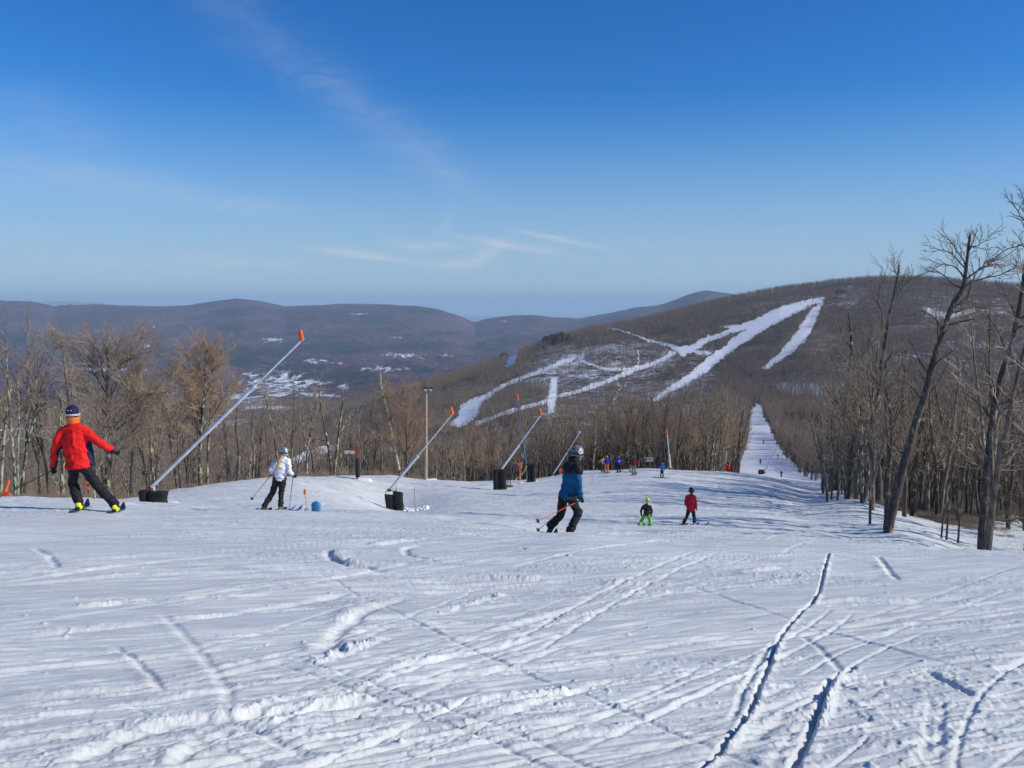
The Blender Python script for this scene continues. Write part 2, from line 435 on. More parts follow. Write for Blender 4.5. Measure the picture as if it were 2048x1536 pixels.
# second family of marks, steeper
cb, sb = math.cos(1.15), math.sin(1.15)
U2, V2 = XX * cb + YY * sb, -XX * sb + YY * cb
D += (fbm(U2 * .3, V2 * 2.6, 41, 4, .6) - .5) * .022 * sstep(fbm(XX * .2, YY * .2, 77, 2), .45, .7) * sstep(RR, 45, 12)
# the far half of the piste: broad transverse ruts, bumps
D += (fbm(XX * .10 + YY * .03, YY * .55, 51, 4, .6) - .5) * .30 * sstep(RR, 14, 30)
D += (fbm(XX * .5, YY * .9, 61, 4, .6) - .5) * .14 * sstep(RR, 12, 26)
D += (fbm(XX * .45 + YY * .25, YY * 3.2 - XX * .5, 63, 4, .65) - .5) * .085 * sstep(RR, 13, 24)
D += (fbm(XX * 2.2, YY * 2.6, 65, 3, .6) - .5) * .05 * sstep(RR, 13, 24)
def ridged(x, y, seed, o=3):
    s, a, tt = 0., 1., 0.
    for i in range(o):
        n = 1 - np.abs(2 * vn(x * 2 ** i + 3.7 * i, y * 2 ** i + 8.1 * i, seed + i) - 1); s = s + a * n * n; tt += a; a *= .5
    return s / tt
# clods: patches of broken snow
clod = sstep(fbm(XX * 9, YY * 9, 71, 3, .6), .50, .74)
clod2 = sstep(fbm(XX * 21, YY * 21, 75, 2, .6), .52, .80)
pm = sstep(fbm(U1 * .28, V1 * .75, 81, 3, .55), .52, .70)
right = sstep(XX - .12 * YY, .2, 1.6) * sstep(RR, 16, 7)
cl_w = np.clip(pm * .75 + right * sstep(fbm(XX * .8, YY * .8, 85, 3), .42, .6) * 1.0, 0, 1.2)
D += (clod * .011 + clod2 * .005) * cl_w * near

def track(pts, w=.03, d=.03, side=1, bh=.02, bw=.05, chunk=.6, seed=0, fade=True):
    """a ski mark: groove of half width w, depth d, with a berm of pushed-up snow on one side"""
    global D
    pts = np.array(pts, float)
    reach = max(4 * w, 3.2 * bw + w)
    lo, hi = pts.min(0) - reach, pts.max(0) + reach
    # rows / columns that can contain the mark
    th = np.arctan2(pts[:, 0], pts[:, 1]); rr = np.hypot(pts[:, 0], pts[:, 1])
    pad = reach / max(rr.min() - reach, .6)
    c0, c1 = np.searchsorted(fine, th.min() - pad), np.searchsorted(fine, th.max() + pad)
    r0, r1 = np.searchsorted(Rr, rr.min() - reach), np.searchsorted(Rr, rr.max() + reach)
    if c1 <= c0 or r1 <= r0: return
    sx, sy = XX[r0:r1, c0:c1], YY[r0:r1, c0:c1]
    best = np.full(sx.shape, 1e9); sg = np.zeros_like(best); al = np.zeros_like(best)
    tot = np.hypot(*(pts[1:] - pts[:-1]).T).sum(); acc = 0
    for i in range(len(pts) - 1):
        a, bq = pts[i], pts[i + 1]; e = bq - a; L = math.hypot(*e) + 1e-9
        tt = np.clip(((sx - a[0]) * e[0] + (sy - a[1]) * e[1]) / L / L, 0, 1)
        dx, dy = sx - a[0] - tt * e[0], sy - a[1] - tt * e[1]
        dd = np.hypot(dx, dy); k = dd < best
        best = np.where(k, dd, best)
        sg = np.where(k, np.sign(dy * e[0] - dx * e[1]) * -1, sg)   # + on the right hand of travel
        al = np.where(k, acc + tt * L, al); acc += L
    s = best * sg * side
    jit = (vn(al * 7, al * 0 + seed, seed) - .5)
    env = (sstep(al, 0, .12 * tot) * sstep(al, tot, .88 * tot)) if fade else 1
    ck = .55 * fbm(sx * 24, sy * 24, 90 + seed % 7, 3, .7) + .45 * fbm(sx * 9, sy * 9, 60 + seed % 5, 2)
    s = s + jit * w * .4 + (ck - .5) * w * 1.1 * chunk
    h = -d * np.exp(-(np.abs(s) / w) ** 2.6)
    lump = np.clip((ck - .34) * 2.6, 0, 1.15) * chunk + (1 - chunk) * .8
    lump = lump * (.15 + 1.5 * sstep(vn(al * 1.7, al * 0 + 5, seed + 3), .25, .9))
    h = h + bh * np.exp(-((s - w - bw * .75) / bw) ** 2) * lump
    D[r0:r1, c0:c1] += h * env
def smooth_line(pts, n=26):
    pts = np.array(pts, float); k = len(pts)
    if k == 2: return np.stack([np.interp(np.linspace(0, 1, 8), [0, 1], pts[:, i]) for i in (0, 1)], 1)
    out = []
    for s in np.linspace(0, k - 1, n):
        i = min(int(s), k - 2); f = s - i
        p0, p1, p2, p3 = pts[max(i - 1, 0)], pts[i], pts[i + 1], pts[min(i + 2, k - 1)]
        out.append(.5 * ((2 * p1) + (-p0 + p2) * f + (2 * p0 - 5 * p1 + 4 * p2 - p3) * f * f + (-p0 + 3 * p1 - 3 * p2 + p3) * f ** 3))
    return np.array(out)
marks = [  # pixel polyline, groove half width, depth, side of berm, berm height, berm width, chunkiness
    ([(1657, 1108), (1646, 1150), (1634, 1192), (1600, 1226), (1562, 1268), (1541, 1320), (1512, 1400), (1482, 1452), (1440, 1502), (1392, 1548)], .016, .048, -1, .052, .024, .8),
    ([(1552, 1275), (1522, 1320), (1496, 1370), (1470, 1425), (1458, 1455)], .022, .02, -1, .010, .03, .3),
    ([(1705, 1340), (1684, 1352), (1655, 1375), (1640, 1420), (1620, 1470), (1600, 1512), (1586, 1545)], .021, .065, -1, .070, .030, .9),
    ([(1600, 1268), (1642, 1300), (1688, 1352)], .03, .02, 1, .012, .04, .3),
    ([(1660, 1372), (1630, 1400), (1560, 1440), (1500, 1490)], .03, .02, -1, .02, .05, .8),
    ([(618, 1332), (700, 1306), (795, 1274)], .03, .012, -1, .085, .07, 1.0),
    ([(640, 1306), (690, 1252), (750, 1215), (820, 1192)], .06, .04, -1, .05, .08, .5),
    ([(700, 1296), (760, 1262), (790, 1250)], .03, .01, -1, .035, .05, .9),
    ([(900, 1225), (960, 1205), (1025, 1186)], .03, .01, -1, .045, .06, 1.0),
    ([(925, 1153), (1000, 1158), (1200, 1167), (1385, 1176)], .05, .02, -1, .07, .12, .5),
    ([(840, 1163), (1050, 1172), (1390, 1200), (1500, 1206)], .04, .025, 1, .03, .06, .3),
    ([(760, 1091), (810, 1083), (865, 1079)], .06, .02, -1, .06, .12, .4),
    ([(910, 1070), (960, 1066), (1010, 1065)], .05, .02, -1, .06, .12, .8),
    ([(655, 1098), (662, 1115), (690, 1128), (735, 1135), (775, 1143)], .05, .05, -1, .05, .10, .7),
    ([(860, 1090), (815, 1095), (820, 1110), (890, 1126)], .05, .03, 1, .04, .08, .6),
    ([(-20, 1168), (170, 1146), (350, 1122), (520, 1106)], .035, .02, -1, .03, .06, .4),
    ([(-20, 1282), (150, 1262), (400, 1236), (560, 1212), (720, 1180)], .05, .025, -1, .03, .08, .5),
    ([(-30, 1505), (120, 1478), (255, 1458), (300, 1452)], .05, .015, -1, .022, .04, .3),
    ([(130, 1545), (240, 1490), (350, 1450), (470, 1434), (640, 1418), (800, 1400)], .06, .035, -1, .035, .07, .5),
    ([(340, 1545), (400, 1498), (460, 1464)], .035, .02, -1, .035, .04, .2),
    ([(452, 1442), (520, 1475), (620, 1520)], .035, .025, 1, .02, .05, .6),
    ([(470, 1440), (560, 1405), (650, 1386), (760, 1380)], .03, .02, -1, .04, .05, .8),
    ([(320, 1222), (390, 1290), (440, 1358), (472, 1425)], .035, .014, 1, .012, .05, .4),
    ([(225, 1290), (262, 1312), (300, 1345), (326, 1384)], .025, .02, 1, .012, .04, .7),
    ([(68, 1098), (95, 1115), (116, 1142)], .04, .03, 1, .01, .05, .3),
    ([(1862, 1402), (1858, 1460), (1848, 1545)], .03, .022, -1, .02, .04, .6),
    ([(1880, 1400), (1880, 1470), (1872, 1545)], .03, .022, -1, .02, .04, .6),
    ([(1740, 1515), (1850, 1490), (2000, 1455)], .04, .02, 1, .02, .05, .3),
    ([(1620, 1208), (1740, 1202), (1850, 1204)], .06, .02, -1, .04, .08, .3),
    ([(1480, 1148), (1530, 1142), (1575, 1136)], .05, .01, -1, .05, .10, .3),
    ([(1756, 1112), (1775, 1140), (1800, 1165)], .04, .03, 1, .02, .06, .6),
    ([(1850, 1345), (1900, 1372), (1950, 1400)], .03, .03, -1, .03, .05, .8),
    ([(1995, 1345), (2030, 1330), (2070, 1312)], .03, .03, -1, .03, .05, .8),
    ([(960, 1268), (1030, 1250), (1160, 1218)], .03, .02, -1, .02, .05, .4),
    ([(760, 1345), (1000, 1295), (1120, 1262)], .03, .02, -1, .025, .05, .5),
    ([(860, 1345), (960, 1340), (1060, 1335)], .03, .015, -1, .03, .06, .9),
    ([(985, 1420), (1060, 1402), (1150, 1390)], .04, .01, -1, .05, .06, .9),
    ([(600, 1390), (900, 1352), (1200, 1322), (1480, 1300)], .03, .018, -1, .018, .05, .4),
    ([(-20, 1400), (200, 1385), (430, 1352), (640, 1300)], .04, .02, -1, .02, .06, .5),
    ([(-20, 1345), (240, 1322), (480, 1290)], .035, .02, -1, .02, .06, .5),
    ([(80, 1225), (330, 1196), (640, 1160), (840, 1120)], .04, .02, -1, .03, .08, .6),
    ([(640, 1520), (800, 1480), (1000, 1440), (1260, 1350)], .035, .02, -1, .02, .06, .5)]
for i, (px, wd, dp, sd, bh, bw, ch) in enumerate(marks):
    pts = [hit(u, v)[:2] for u, v in px]
    track(smooth_line(pts), wd, dp * .8, sd, bh * .55, bw, ch, seed=i + 1, fade=(i not in (0, 2)))
rg = random.Random(5)
for i in range(330):
    R = 3.2 * math.exp(rg.random() * 2.5); th = rg.uniform(-.6, .6)
    x, y = R * math.sin(th), R * math.cos(th)
    ang = rg.choice([rg.gauss(.52, .10), rg.gauss(.55, .12), rg.gauss(.75, .15), rg.gauss(.35, .12), rg.gauss(.45, .1), rg.gauss(.5, .1), rg.gauss(.4, .1), rg.gauss(.9, .1), rg.gauss(2.1, .25) if rg.random() < .4 else rg.gauss(.5, .1)])
    L = rg.uniform(1.2, 5.5) * (1 + R / 12); cv = rg.gauss(0, .14) / L
    pts = []
    for k in range(9):
        s = (k / 8 - .5) * L; a = ang + cv * s
        pts.append((x + s * math.cos(a), y + s * math.sin(a)))
    if min(math.hypot(*p) for p in pts) < 2.6: continue
    sc_ = 1 + R / 14
    wd_, dp_, bh_ = rg.uniform(.007, .017) * sc_, rg.uniform(.003, .010) * sc_ ** .5, rg.uniform(.002, .008) * sc_ ** .5
    ck_ = rg.choice((.1, .3, .9))
    track(pts, wd_, dp_, rg.choice((-1, -1, 1)), bh_, rg.uniform(.016, .04) * sc_, ck_, seed=100 + i)
    if rg.random() < .35:      # the second ski of the pair
        gp = rg.uniform(.14, .3)
        track([(a - gp * math.sin(ang), c + gp * math.cos(ang)) for a, c in pts], wd_, dp_, 1, bh_, .04 * sc_, ck_, seed=400 + i)
# lone clods lying on the surface
for i in range(260):
    R = 3.2 * math.exp(rg.random() ** 1.2 * 2.1); th = rg.uniform(-.58, .58); x, y = R * math.sin(th), R * math.cos(th)
    s = rg.uniform(.006, .015) * (1 + R / 30)
    if i < 10: s *= 1.8
    c0, c1 = np.searchsorted(fine, th - 3 * s / R), np.searchsorted(fine, th + 3 * s / R); r0, r1 = np.searchsorted(Rr, R - 3 * s), np.searchsorted(Rr, R + 3 * s)
    sx, sy = XX[r0:r1, c0:c1], YY[r0:r1, c0:c1]
    q = np.hypot(sx - x, (sy - y) * rg.uniform(.6, 1.1)) / s * (1 + 1.1 * (vn(sx * 45, sy * 45, i) - .5))
    D[r0:r1, c0:c1] += s * .85 * np.exp(-q ** 3)
D *= sstep(RR, .3, 2.0)
ZZ = Z0 + D
IDX = np.arange(nR * nC).reshape(nR, nC)
NX = np.roll(IDX, -1, axis=1)
Fq = np.stack([IDX[:-1], IDX[1:], NX[1:], NX[:-1]], -1).reshape(-1, 4)
Vg = np.stack([XX, YY, ZZ], -1).reshape(-1, 3)
cen = len(Vg); Vg = np.vstack([Vg, [[0, 0, float(ZZ[0].mean())]]])

me = new_mesh("ski_slope", Vg, Fq[:, ::-1][:, ::-1], True, m_snow)
slope = tag(link("ski_slope", me), kind='structure')
del U1, V1, U2, V2, clod, clod2, cl_w, Vg, Fq
import bisect
def snow_z(x, y):
    """height of the finished snow surface at a point"""
    th = math.atan2(x, y); R = math.hypot(x, y)
    if abs(th) > .59 or R > 120: return gz(x, y)
    c = (th + .60) / 1.2 * 1329; r = bisect.bisect(Rr, R) - 1
    ci = int(c); fr = (R - Rr[r]) / (Rr[r + 1] - Rr[r]); fc = c - ci
    return float(ZZ[r, ci] * (1 - fr) * (1 - fc) + ZZ[r + 1, ci] * fr * (1 - fc) + ZZ[r, ci + 1] * (1 - fr) * fc + ZZ[r + 1, ci + 1] * fr * fc)

# ------------------------------------------------------------------ hills: trails, fields and evergreen stands
def inpoly(poly, u, v):
    r = np.zeros(u.shape, bool); n = len(poly)
    for i in range(n):
        x0, y0 = poly[i]; x1, y1 = poly[(i + 1) % n]
        if y0 == y1: continue
        c = ((y0 > v) != (y1 > v)) & (u < (x1 - x0) * (v - y0) / (y1 - y0) + x0); r ^= c
    return r
TRAILS = [
    [(1652, 594), (1626, 598), (1603, 603), (1575, 611), (1550, 617), (1532, 626), (1515, 636), (1495, 644), (1474, 650), (1444, 653), (1460, 657), (1435, 667), (1415, 675), (1398, 685), (1423, 682), (1456, 668), (1485, 660), (1493, 658), (1474, 671), (1456, 685), (1435, 703), (1415, 716), (1398, 732), (1378, 749), (1351, 765), (1327, 783), (1300, 802), (1318, 800), (1341, 784), (1370, 768), (1398, 753), (1415, 743), (1431, 728), (1456, 708), (1478, 691), (1505, 677), (1532, 658), (1562, 642), (1587, 628), (1603, 620), (1622, 609), (1647, 603)],
    [(1624, 617), (1614, 632), (1603, 648), (1593, 665), (1583, 679), (1564, 700), (1546, 718), (1523, 737), (1537, 737), (1565, 718), (1589, 700), (1608, 681), (1623, 663), (1633, 640), (1641, 617), (1649, 599)],
    [(1420, 669), (1398, 683), (1380, 690), (1352, 692), (1332, 687), (1291, 678), (1290, 681), (1332, 691), (1352, 702), (1367, 713), (1384, 703), (1402, 694), (1425, 677)],
    [(1380, 703), (1400, 702), (1422, 704), (1418, 710), (1398, 708)],
    [(1166, 709), (1143, 714), (1123, 720), (1098, 732), (1077, 740), (1052, 750), (1027, 758), (1001, 770), (976, 786), (950, 796), (925, 806), (912, 837), (895, 852), (925, 853), (943, 842), (958, 824), (968, 803), (989, 788), (1014, 770), (1042, 760), (1088, 743), (1128, 727), (1150, 717)],
    [(1040, 699), (1022, 704), (1014, 717), (1012, 734), (1029, 727), (1036, 712)],
    [(1100, 757), (1113, 760), (1113, 789), (1111, 808), (1108, 824), (1098, 828), (1093, 799), (1101, 776)]]
TLINES = [([(955, 845), (1000, 828), (1052, 814), (1093, 802), (1118, 791), (1154, 783), (1174, 776), (1205, 766), (1230, 756), (1256, 745), (1281, 736), (1316, 723), (1345, 706)], 3.6),
          ([(1164, 722), (1189, 732), (1217, 739), (1255, 738), (1278, 735)], 1.8), ([(1277, 700), (1276, 735)], .8),
          ([(1230, 756), (1240, 775), (1225, 810)], .8), ([(1291, 678), (1240, 660), (1200, 650)], 1.5),
          ([(570, 930), (600, 917), (640, 901), (660, 897)], 8), ([(740, 912), (775, 900), (800, 892)], 5),
          ([(1565, 775), (1620, 780), (1680, 785), (1720, 782)], 8), ([(1850, 620), (1900, 632), (1945, 620)], 4), ([(1960, 690), (2040, 692)], 7)]
RUN = [(1440, 1010), (1466, 965), (1478, 935), (1488, 905), (1495, 880), (1499, 850), (1503, 820), (1509, 806), (1522, 812), (1531, 840), (1543, 868), (1554, 890), (1574, 915), (1603, 940), (1650, 962), (1700, 1010)]
EVER = [(665, 697, 70, 14), (849, 690, 47, 9), (886, 667, 36, 5), (838, 739, 26, 9), (695, 752, 60, 13), (550, 703, 50, 14), (965, 696, 43, 6), (754, 637, 38, 13), (850, 622, 45, 6), (490, 713, 35, 24), (334, 707, 34, 7), (57, 677, 57, 15), (160, 772, 45, 20), (187, 655, 24, 4), (447, 626, 35, 8), (470, 655, 40, 7), (300, 754, 80, 6), (1060, 640, 25, 6), (610, 752, 60, 12), (430, 690, 60, 10), (1110, 690, 30, 8), (590, 735, 60, 8)]
FIELD = [(810, 711, 36, 4), (895, 711, 9, 3), (628, 722, 19, 4), (675, 726, 12, 2), (768, 738, 36, 4), (628, 765, 32, 4), (690, 774, 13, 4), (568, 750, 12, 6), (540, 790, 12, 4), (507, 760, 10, 10), (540, 815, 45, 5), (548, 680, 22, 4), (793, 675, 12, 2), (203, 739, 65, 4), (165, 728, 25, 3), (293, 692, 9, 3), (304, 654, 12, 2), (106, 657, 8, 1.5), (497, 748, 16, 3), (178, 813, 25, 4), (292, 748, 12, 3), (315, 785, 35, 5), (560, 770, 60, 20), (720, 628, 14, 1.5), (480, 800, 60, 14), (300, 880, 70, 10), (60, 860, 60, 12), (430, 845, 70, 8), (640, 790, 30, 5), (270, 850, 60, 9), (1005, 643, 6, 1)]
def line_d(line, u, v):
    best = np.full(u.shape, 1e9)
    for (a, bq) in zip(line[:-1], line[1:]):
        ex, ey = bq[0] - a[0], bq[1] - a[1]; L2 = ex * ex + ey * ey
        t_ = np.clip(((u - a[0]) * ex + (v - a[1]) * ey) / L2, 0, 1)
        best = np.minimum(best, np.hypot(u - a[0] - t_ * ex, v - a[1] - t_ * ey))
    return best
def trail_mask(u, v):
    m = np.zeros(u.shape, bool)
    for p in TRAILS: m |= inpoly(p, u, v)
    for l, wd in TLINES[:6]: m |= line_d(l, u, v) < wd
    return m
def hill_attrs(x, y, z):
    R = np.hypot(x, y); u, v = uv_of(x, y, z)
    ju = u + (fbm(u * .12, v * .12, 7, 3) - .5) * 6 + (fbm(x * .09, y * .06, 17, 3) - .5) * 9; jv = v + (fbm(u * .12 + 50, v * .12, 8, 3) - .5) * 4 + (fbm(x * .09 + 50, y * .06, 18, 3) - .5) * 5
    tm = trail_mask(ju, jv) & (R > 350) & (R < 2600)
    tm |= inpoly(RUN, u + (fbm(u * .1, v * .1, 9, 3) - .5) * 14 + (fbm(x * .12, y * .05, 29, 3) - .5) * 12, v) & (R > 95) & (R < 900)
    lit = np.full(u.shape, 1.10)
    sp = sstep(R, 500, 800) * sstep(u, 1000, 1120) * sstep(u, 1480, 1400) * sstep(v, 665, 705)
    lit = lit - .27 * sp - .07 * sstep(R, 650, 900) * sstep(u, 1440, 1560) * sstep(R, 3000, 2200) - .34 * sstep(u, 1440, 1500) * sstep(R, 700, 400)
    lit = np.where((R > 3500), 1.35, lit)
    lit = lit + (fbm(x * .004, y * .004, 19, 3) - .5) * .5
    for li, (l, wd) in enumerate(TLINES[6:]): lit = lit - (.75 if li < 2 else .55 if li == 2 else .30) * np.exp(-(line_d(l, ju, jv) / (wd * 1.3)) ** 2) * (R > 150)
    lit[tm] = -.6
    ev = np.zeros(u.shape); fd = np.zeros(u.shape)
    for (a, bq, c, d) in EVER: ev = np.maximum(ev, np.exp(-(((u - a) / c / 1.25) ** 2 + ((v - bq) / d / 1.25) ** 2) * 1.1))
    for (a, bq, c, d) in FIELD: fd = np.maximum(fd, .80 * np.exp(-(((u - a) / c / 1.5) ** 2 + ((v - bq) / d / 1.5) ** 2) * 1.0))
    ok = (R > 1500) & ~((u > 830) & (R < 2600))
    return lit, np.where(ok, ev, 0), np.where(ok | (R > 500) & (u < 800), fd, 0), tm
def fan_grid(th, R):
    T, Q = np.meshgrid(th, R)
    z = base_h(T, Q)
    x, y = Q * np.sin(T), Q * np.cos(T)
    return T, Q, x, y, z
thB = np.concatenate([np.linspace(-1.0, -.6, 20)[:-1], np.linspace(-.6, .6, 1300), np.linspace(.6, 1.0, 20)[1:]])
RB = np.concatenate([np.geomspace(121, 700, 170), np.geomspace(700, 2600, 300)[1:], np.geomspace(2600, 14500, 260)[1:]])
T, Q, x, y, z = fan_grid(thB, RB)
roll = (fbm(x * .0016, y * .0016, 91, 5, .5) - .5)
z = z + roll * np.interp(Q, [120, 900, 2500, 5000, 8000, 14500], [2, 8, 24, 110, 55, 60]) * (1 - .9 * np.exp(-(np.log(Q / 10700) / .10) ** 2)) * (1 - .9 * np.exp(-(np.log(Q / 1550) / .1) ** 2))
z = z + (fbm(x * .02, y * .02, 95, 4, .6) - .5) * np.interp(Q, [120, 2000, 4000, 14500], [1.0, 2, 9, 16]) * np.interp(Q, [2300, 2600], [1, 1])
z = z + (fbm(x * .0045, y * .0045, 97, 4, .55) - .5) * np.interp(Q, [3000, 4500, 8500, 9600], [0, 75, 75, 25])
z[Q < 126] -= .6
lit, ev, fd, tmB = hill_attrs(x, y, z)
nR2, nC2 = x.shape
I2 = np.arange(nR2 * nC2).reshape(nR2, nC2)
F2 = np.stack([I2[:-1, :-1], I2[:-1, 1:], I2[1:, 1:], I2[1:, :-1]], -1).reshape(-1, 4)[:, ::-1]
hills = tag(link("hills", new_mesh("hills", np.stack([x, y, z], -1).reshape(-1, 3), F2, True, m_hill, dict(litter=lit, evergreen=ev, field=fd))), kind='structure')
HB = z
def hill_z(th, R):
    c = np.interp(th, thB, np.arange(nC2)); r = np.interp(np.log(R), np.log(RB), np.arange(nR2))
    ci, ri = np.minimum(c.astype(int), nC2 - 2), np.minimum(r.astype(int), nR2 - 2); fc, fr = c - ci, r - ri
    return HB[ri, ci] * (1 - fr) * (1 - fc) + HB[ri + 1, ci] * fr * (1 - fc) + HB[ri, ci + 1] * (1 - fr) * fc + HB[ri + 1, ci + 1] * fr * fc
# horizon of the hills as seen from the piste crest, to leave out trees nobody could see
# far plain to the horizon
m_plain = simple_mat("far_plain", (.10, .09, .09), .9, var=.35, vscale=.0006)
T, Q, x, y, z = *np.meshgrid(np.linspace(-1.0, 1.0, 160), np.geomspace(13500, 55000, 60)), None, None, None
x, y = Q * np.sin(T), Q * np.cos(T)
z = -1010 + 0 * x
azu = 1024 + F * np.tan(T)
z = z + 980 * np.exp(-(np.log(Q / 38000) / .10) ** 2) * np.interp(azu, [-300, 60, 110, 190, 260, 420, 560], [.95, .98, 1.0, .97, .75, .45, 0]) * (.9 + .2 * fbm(T * 30, T * 0, 5, 3))
I2 = np.arange(x.size).reshape(x.shape)
F2 = np.stack([I2[:-1, :-1], I2[:-1, 1:], I2[1:, 1:], I2[1:, :-1]], -1).reshape(-1, 4)[:, ::-1]
tag(link("plain", new_mesh("plain", np.stack([x, y, z], -1).reshape(-1, 3), F2, True, m_plain)), kind='structure')

# ------------------------------------------------------------------ trees
def bark_mat(name, dark, pale, amt, scale=2.2):
    m, t, b = mat_new(name)
    tc = t.n('ShaderNodeTexCoord'); ob = tc.outputs['Object']
    f1 = t.noise(t.mapping(ob, (6, 6, 1.2)), 2.5, 6, .65)
    c = t.mix(t.ramp(f1, .3, .7), tuple(x * .45 for x in dark), tuple(x * 1.6 for x in dark))
    f2 = t.noise(t.mapping(ob, (1, 1, .6)), scale, 7, .68)
    oi = t.n('ShaderNodeObjectInfo')
    c = t.mix(t.ramp(t.m('ADD', f2, t.m('MULTIPLY', t.m('SUBTRACT', oi.outputs['Random'], .5), .12)), .58 - amt, .66 - amt), c, pale)
    setc(t, b.inputs['Base Color'], c)
    b.inputs['Roughness'].default_value = .9; b.inputs['Specular IOR Level'].default_value = .15
    bp = t.n('ShaderNodeBump'); bp.inputs['Strength'].default_value = 1.0; bp.inputs['Distance'].default_value = .05
    t.link(t.noise(t.mapping(ob, (7, 7, 1.3)), 2.5, 6, .7), bp.inputs['Height']); t.link(bp.outputs[0], b.inputs['Normal'])
    return m
def twig_mat(name, c0, c1):
    m, t, b = mat_new(name)
    oi = t.n('ShaderNodeObjectInfo'); tc = t.n('ShaderNodeTexCoord')
    f = t.m('ADD', t.m('MULTIPLY', oi.outputs['Random'], .7), t.m('MULTIPLY', t.noise(tc.outputs['Object'], .8, 3, .6), .45), clamp=True)
    setc(t, b.inputs['Base Color'], t.mix(f, c0, c1))
    b.inputs['Roughness'].default_value = .8; b.inputs['Specular IOR Level'].default_value = .2
    return m
m_bark_dark = bark_mat("dark_bark", (.095, .078, .064), (.30, .285, .22), .055)
m_bark_pale = bark_mat("lichen_bark", (.085, .070, .052), (.46, .44, .30), .10, 3.0)
m_bark_far = bark_mat("far_bark", (.17, .14, .11), (.36, .33, .26), .03)
m_twig_far = twig_mat("painted_sunlit_twigs", (.31, .215, .145), (.64, .47, .33)); m_twig_far2 = twig_mat("painted_shaded_twigs", (.16, .12, .095), (.44, .33, .25))  # brighter and darker copies put lit and shaded crowns into the twig colour
m_twig = twig_mat("brown_twigs", (.25, .18, .125), (.40, .30, .21))
m_twig_dark = twig_mat("grey_twigs", (.16, .118, .09), (.28, .21, .16))
m_twig_red = twig_mat("reddish_twigs", (.40, .25, .16), (.44, .31, .20))
m_needle = twig_mat("needles", (.022, .034, .026), (.04, .055, .038))

class Tubes:
    """batches of tapered branch tubes, all quads"""
    def __init__(s): s.b = {}
    def add(s, pts, r0, r1, k):
        s.b.setdefault((len(pts), k), []).append((pts, r0, r1))
    def arrays(s):
        Vs, Fs, base = [], [], 0
        for (n, k), lst in s.b.items():
            Pn = np.array([p for p, _, _ in lst], dtype=float); B = len(lst)
            rr = np.array([(a, c) for _, a, c in lst], dtype=float)
            r = rr[:, :1] + (rr[:, 1:] - rr[:, :1]) * np.linspace(0, 1, n)[None]
            Tn = np.gradient(Pn, axis=1); Tn /= np.linalg.norm(Tn, axis=2, keepdims=True) + 1e-9
            ax = Pn[:, -1] - Pn[:, 0]; ax /= np.linalg.norm(ax, axis=1, keepdims=True) + 1e-9
            ref = np.where(np.abs(ax[:, 2:3]) < .8, np.array([[0, 0, 1.]]), np.array([[0, 1., 0]]))[:, None]
            n1 = np.cross(Tn, ref); n1 /= np.linalg.norm(n1, axis=2, keepdims=True) + 1e-9
            n2 = np.cross(Tn, n1)
            an = np.arange(k) * 2 * math.pi / k
            rv = r[:, :, None, None] * (1 + (.16 if k >= 8 else .0) * (np.random.default_rng(B * n + k).random((B, n, k, 1)) - .5))
            ring = Pn[:, :, None] + rv * (np.cos(an)[None, None, :, None] * n1[:, :, None] + np.sin(an)[None, None, :, None] * n2[:, :, None])
            Vs.append(ring.reshape(-1, 3))
            idx = base + np.arange(B * n * k).reshape(B, n, k); nx = np.roll(idx, -1, axis=2)
            Fs.append(np.stack([idx[:, :-1], nx[:, :-1], nx[:, 1:], idx[:, 1:]], -1).reshape(-1, 4))
            base += B * n * k
        return np.concatenate(Vs), np.concatenate(Fs)
def branch(rg, p, d, L, n, wander, up):
    pts = [p]; d = list(d); st = L / (n - 1)
    for i in range(n - 1):
        d = [d[0] + rg.gauss(0, wander), d[1] + rg.gauss(0, wander), d[2] + rg.gauss(0, wander) + up]
        l = math.sqrt(d[0] ** 2 + d[1] ** 2 + d[2] ** 2); d = [q / l for q in d]
        p = (p[0] + d[0] * st, p[1] + d[1] * st, p[2] + d[2] * st); pts.append(p)
    return pts
def tilt(rg, d, ang):
    # rotate d away by ang in a random plane
    v = [rg.gauss(0, 1) for _ in range(3)]
    dt = sum(a * c for a, c in zip(v, d)); v = [a - dt * c for a, c in zip(v, d)]
    l = math.sqrt(sum(a * a for a in v)) + 1e-9; s, c = math.sin(ang), math.cos(ang)
    return tuple(c * a + s * q / l for a, q in zip(d, v))
def pt_at(pts, f):
    x = f * (len(pts) - 1); i = min(int(x), len(pts) - 2); g = x - i
    a, c = pts[i], pts[i + 1]
    p = tuple(q + (w_ - q) * g for q, w_ in zip(a, c)); d = [w_ - q for q, w_ in zip(a, c)]
    l = math.sqrt(sum(q * q for q in d)) + 1e-9
    return p, tuple(q / l for q in d)
def fill(rg, tw, limbs, spec, wander=.16, up=.06):
    """limbs: (pts, length, r0, r1); spec: levels (per metre, length ratio, lo, hi angle, npts, sides, r, f0)"""
    cur = limbs
    for (dens, ratio, a0, a1, n, k, r, f0) in spec:
        nxt = []
        for (pts, L, r0, r1) in cur:
            c = dens * L; c = int(c) + (rg.random() < c - int(c))
            for i in range(c):
                f = f0 + (1 - f0) * (i + rg.random()) / c
                p, d = pt_at(pts, min(f, .999))
                q = tilt(rg, d, rg.uniform(a0, a1))
                l = L * ratio * rg.uniform(.6, 1.25) * (1.1 - .5 * f)
                l = max(l, .12)
                bp = branch(rg, p, q, l, n, wander, up)
                ra = min(r * rg.uniform(.7, 1.3), (r0 + (r1 - r0) * f) * .8 + .002)
                tw.add(bp, ra, ra * .45, k); nxt.append((bp, l, ra, ra * .45))
        cur = nxt
    return cur
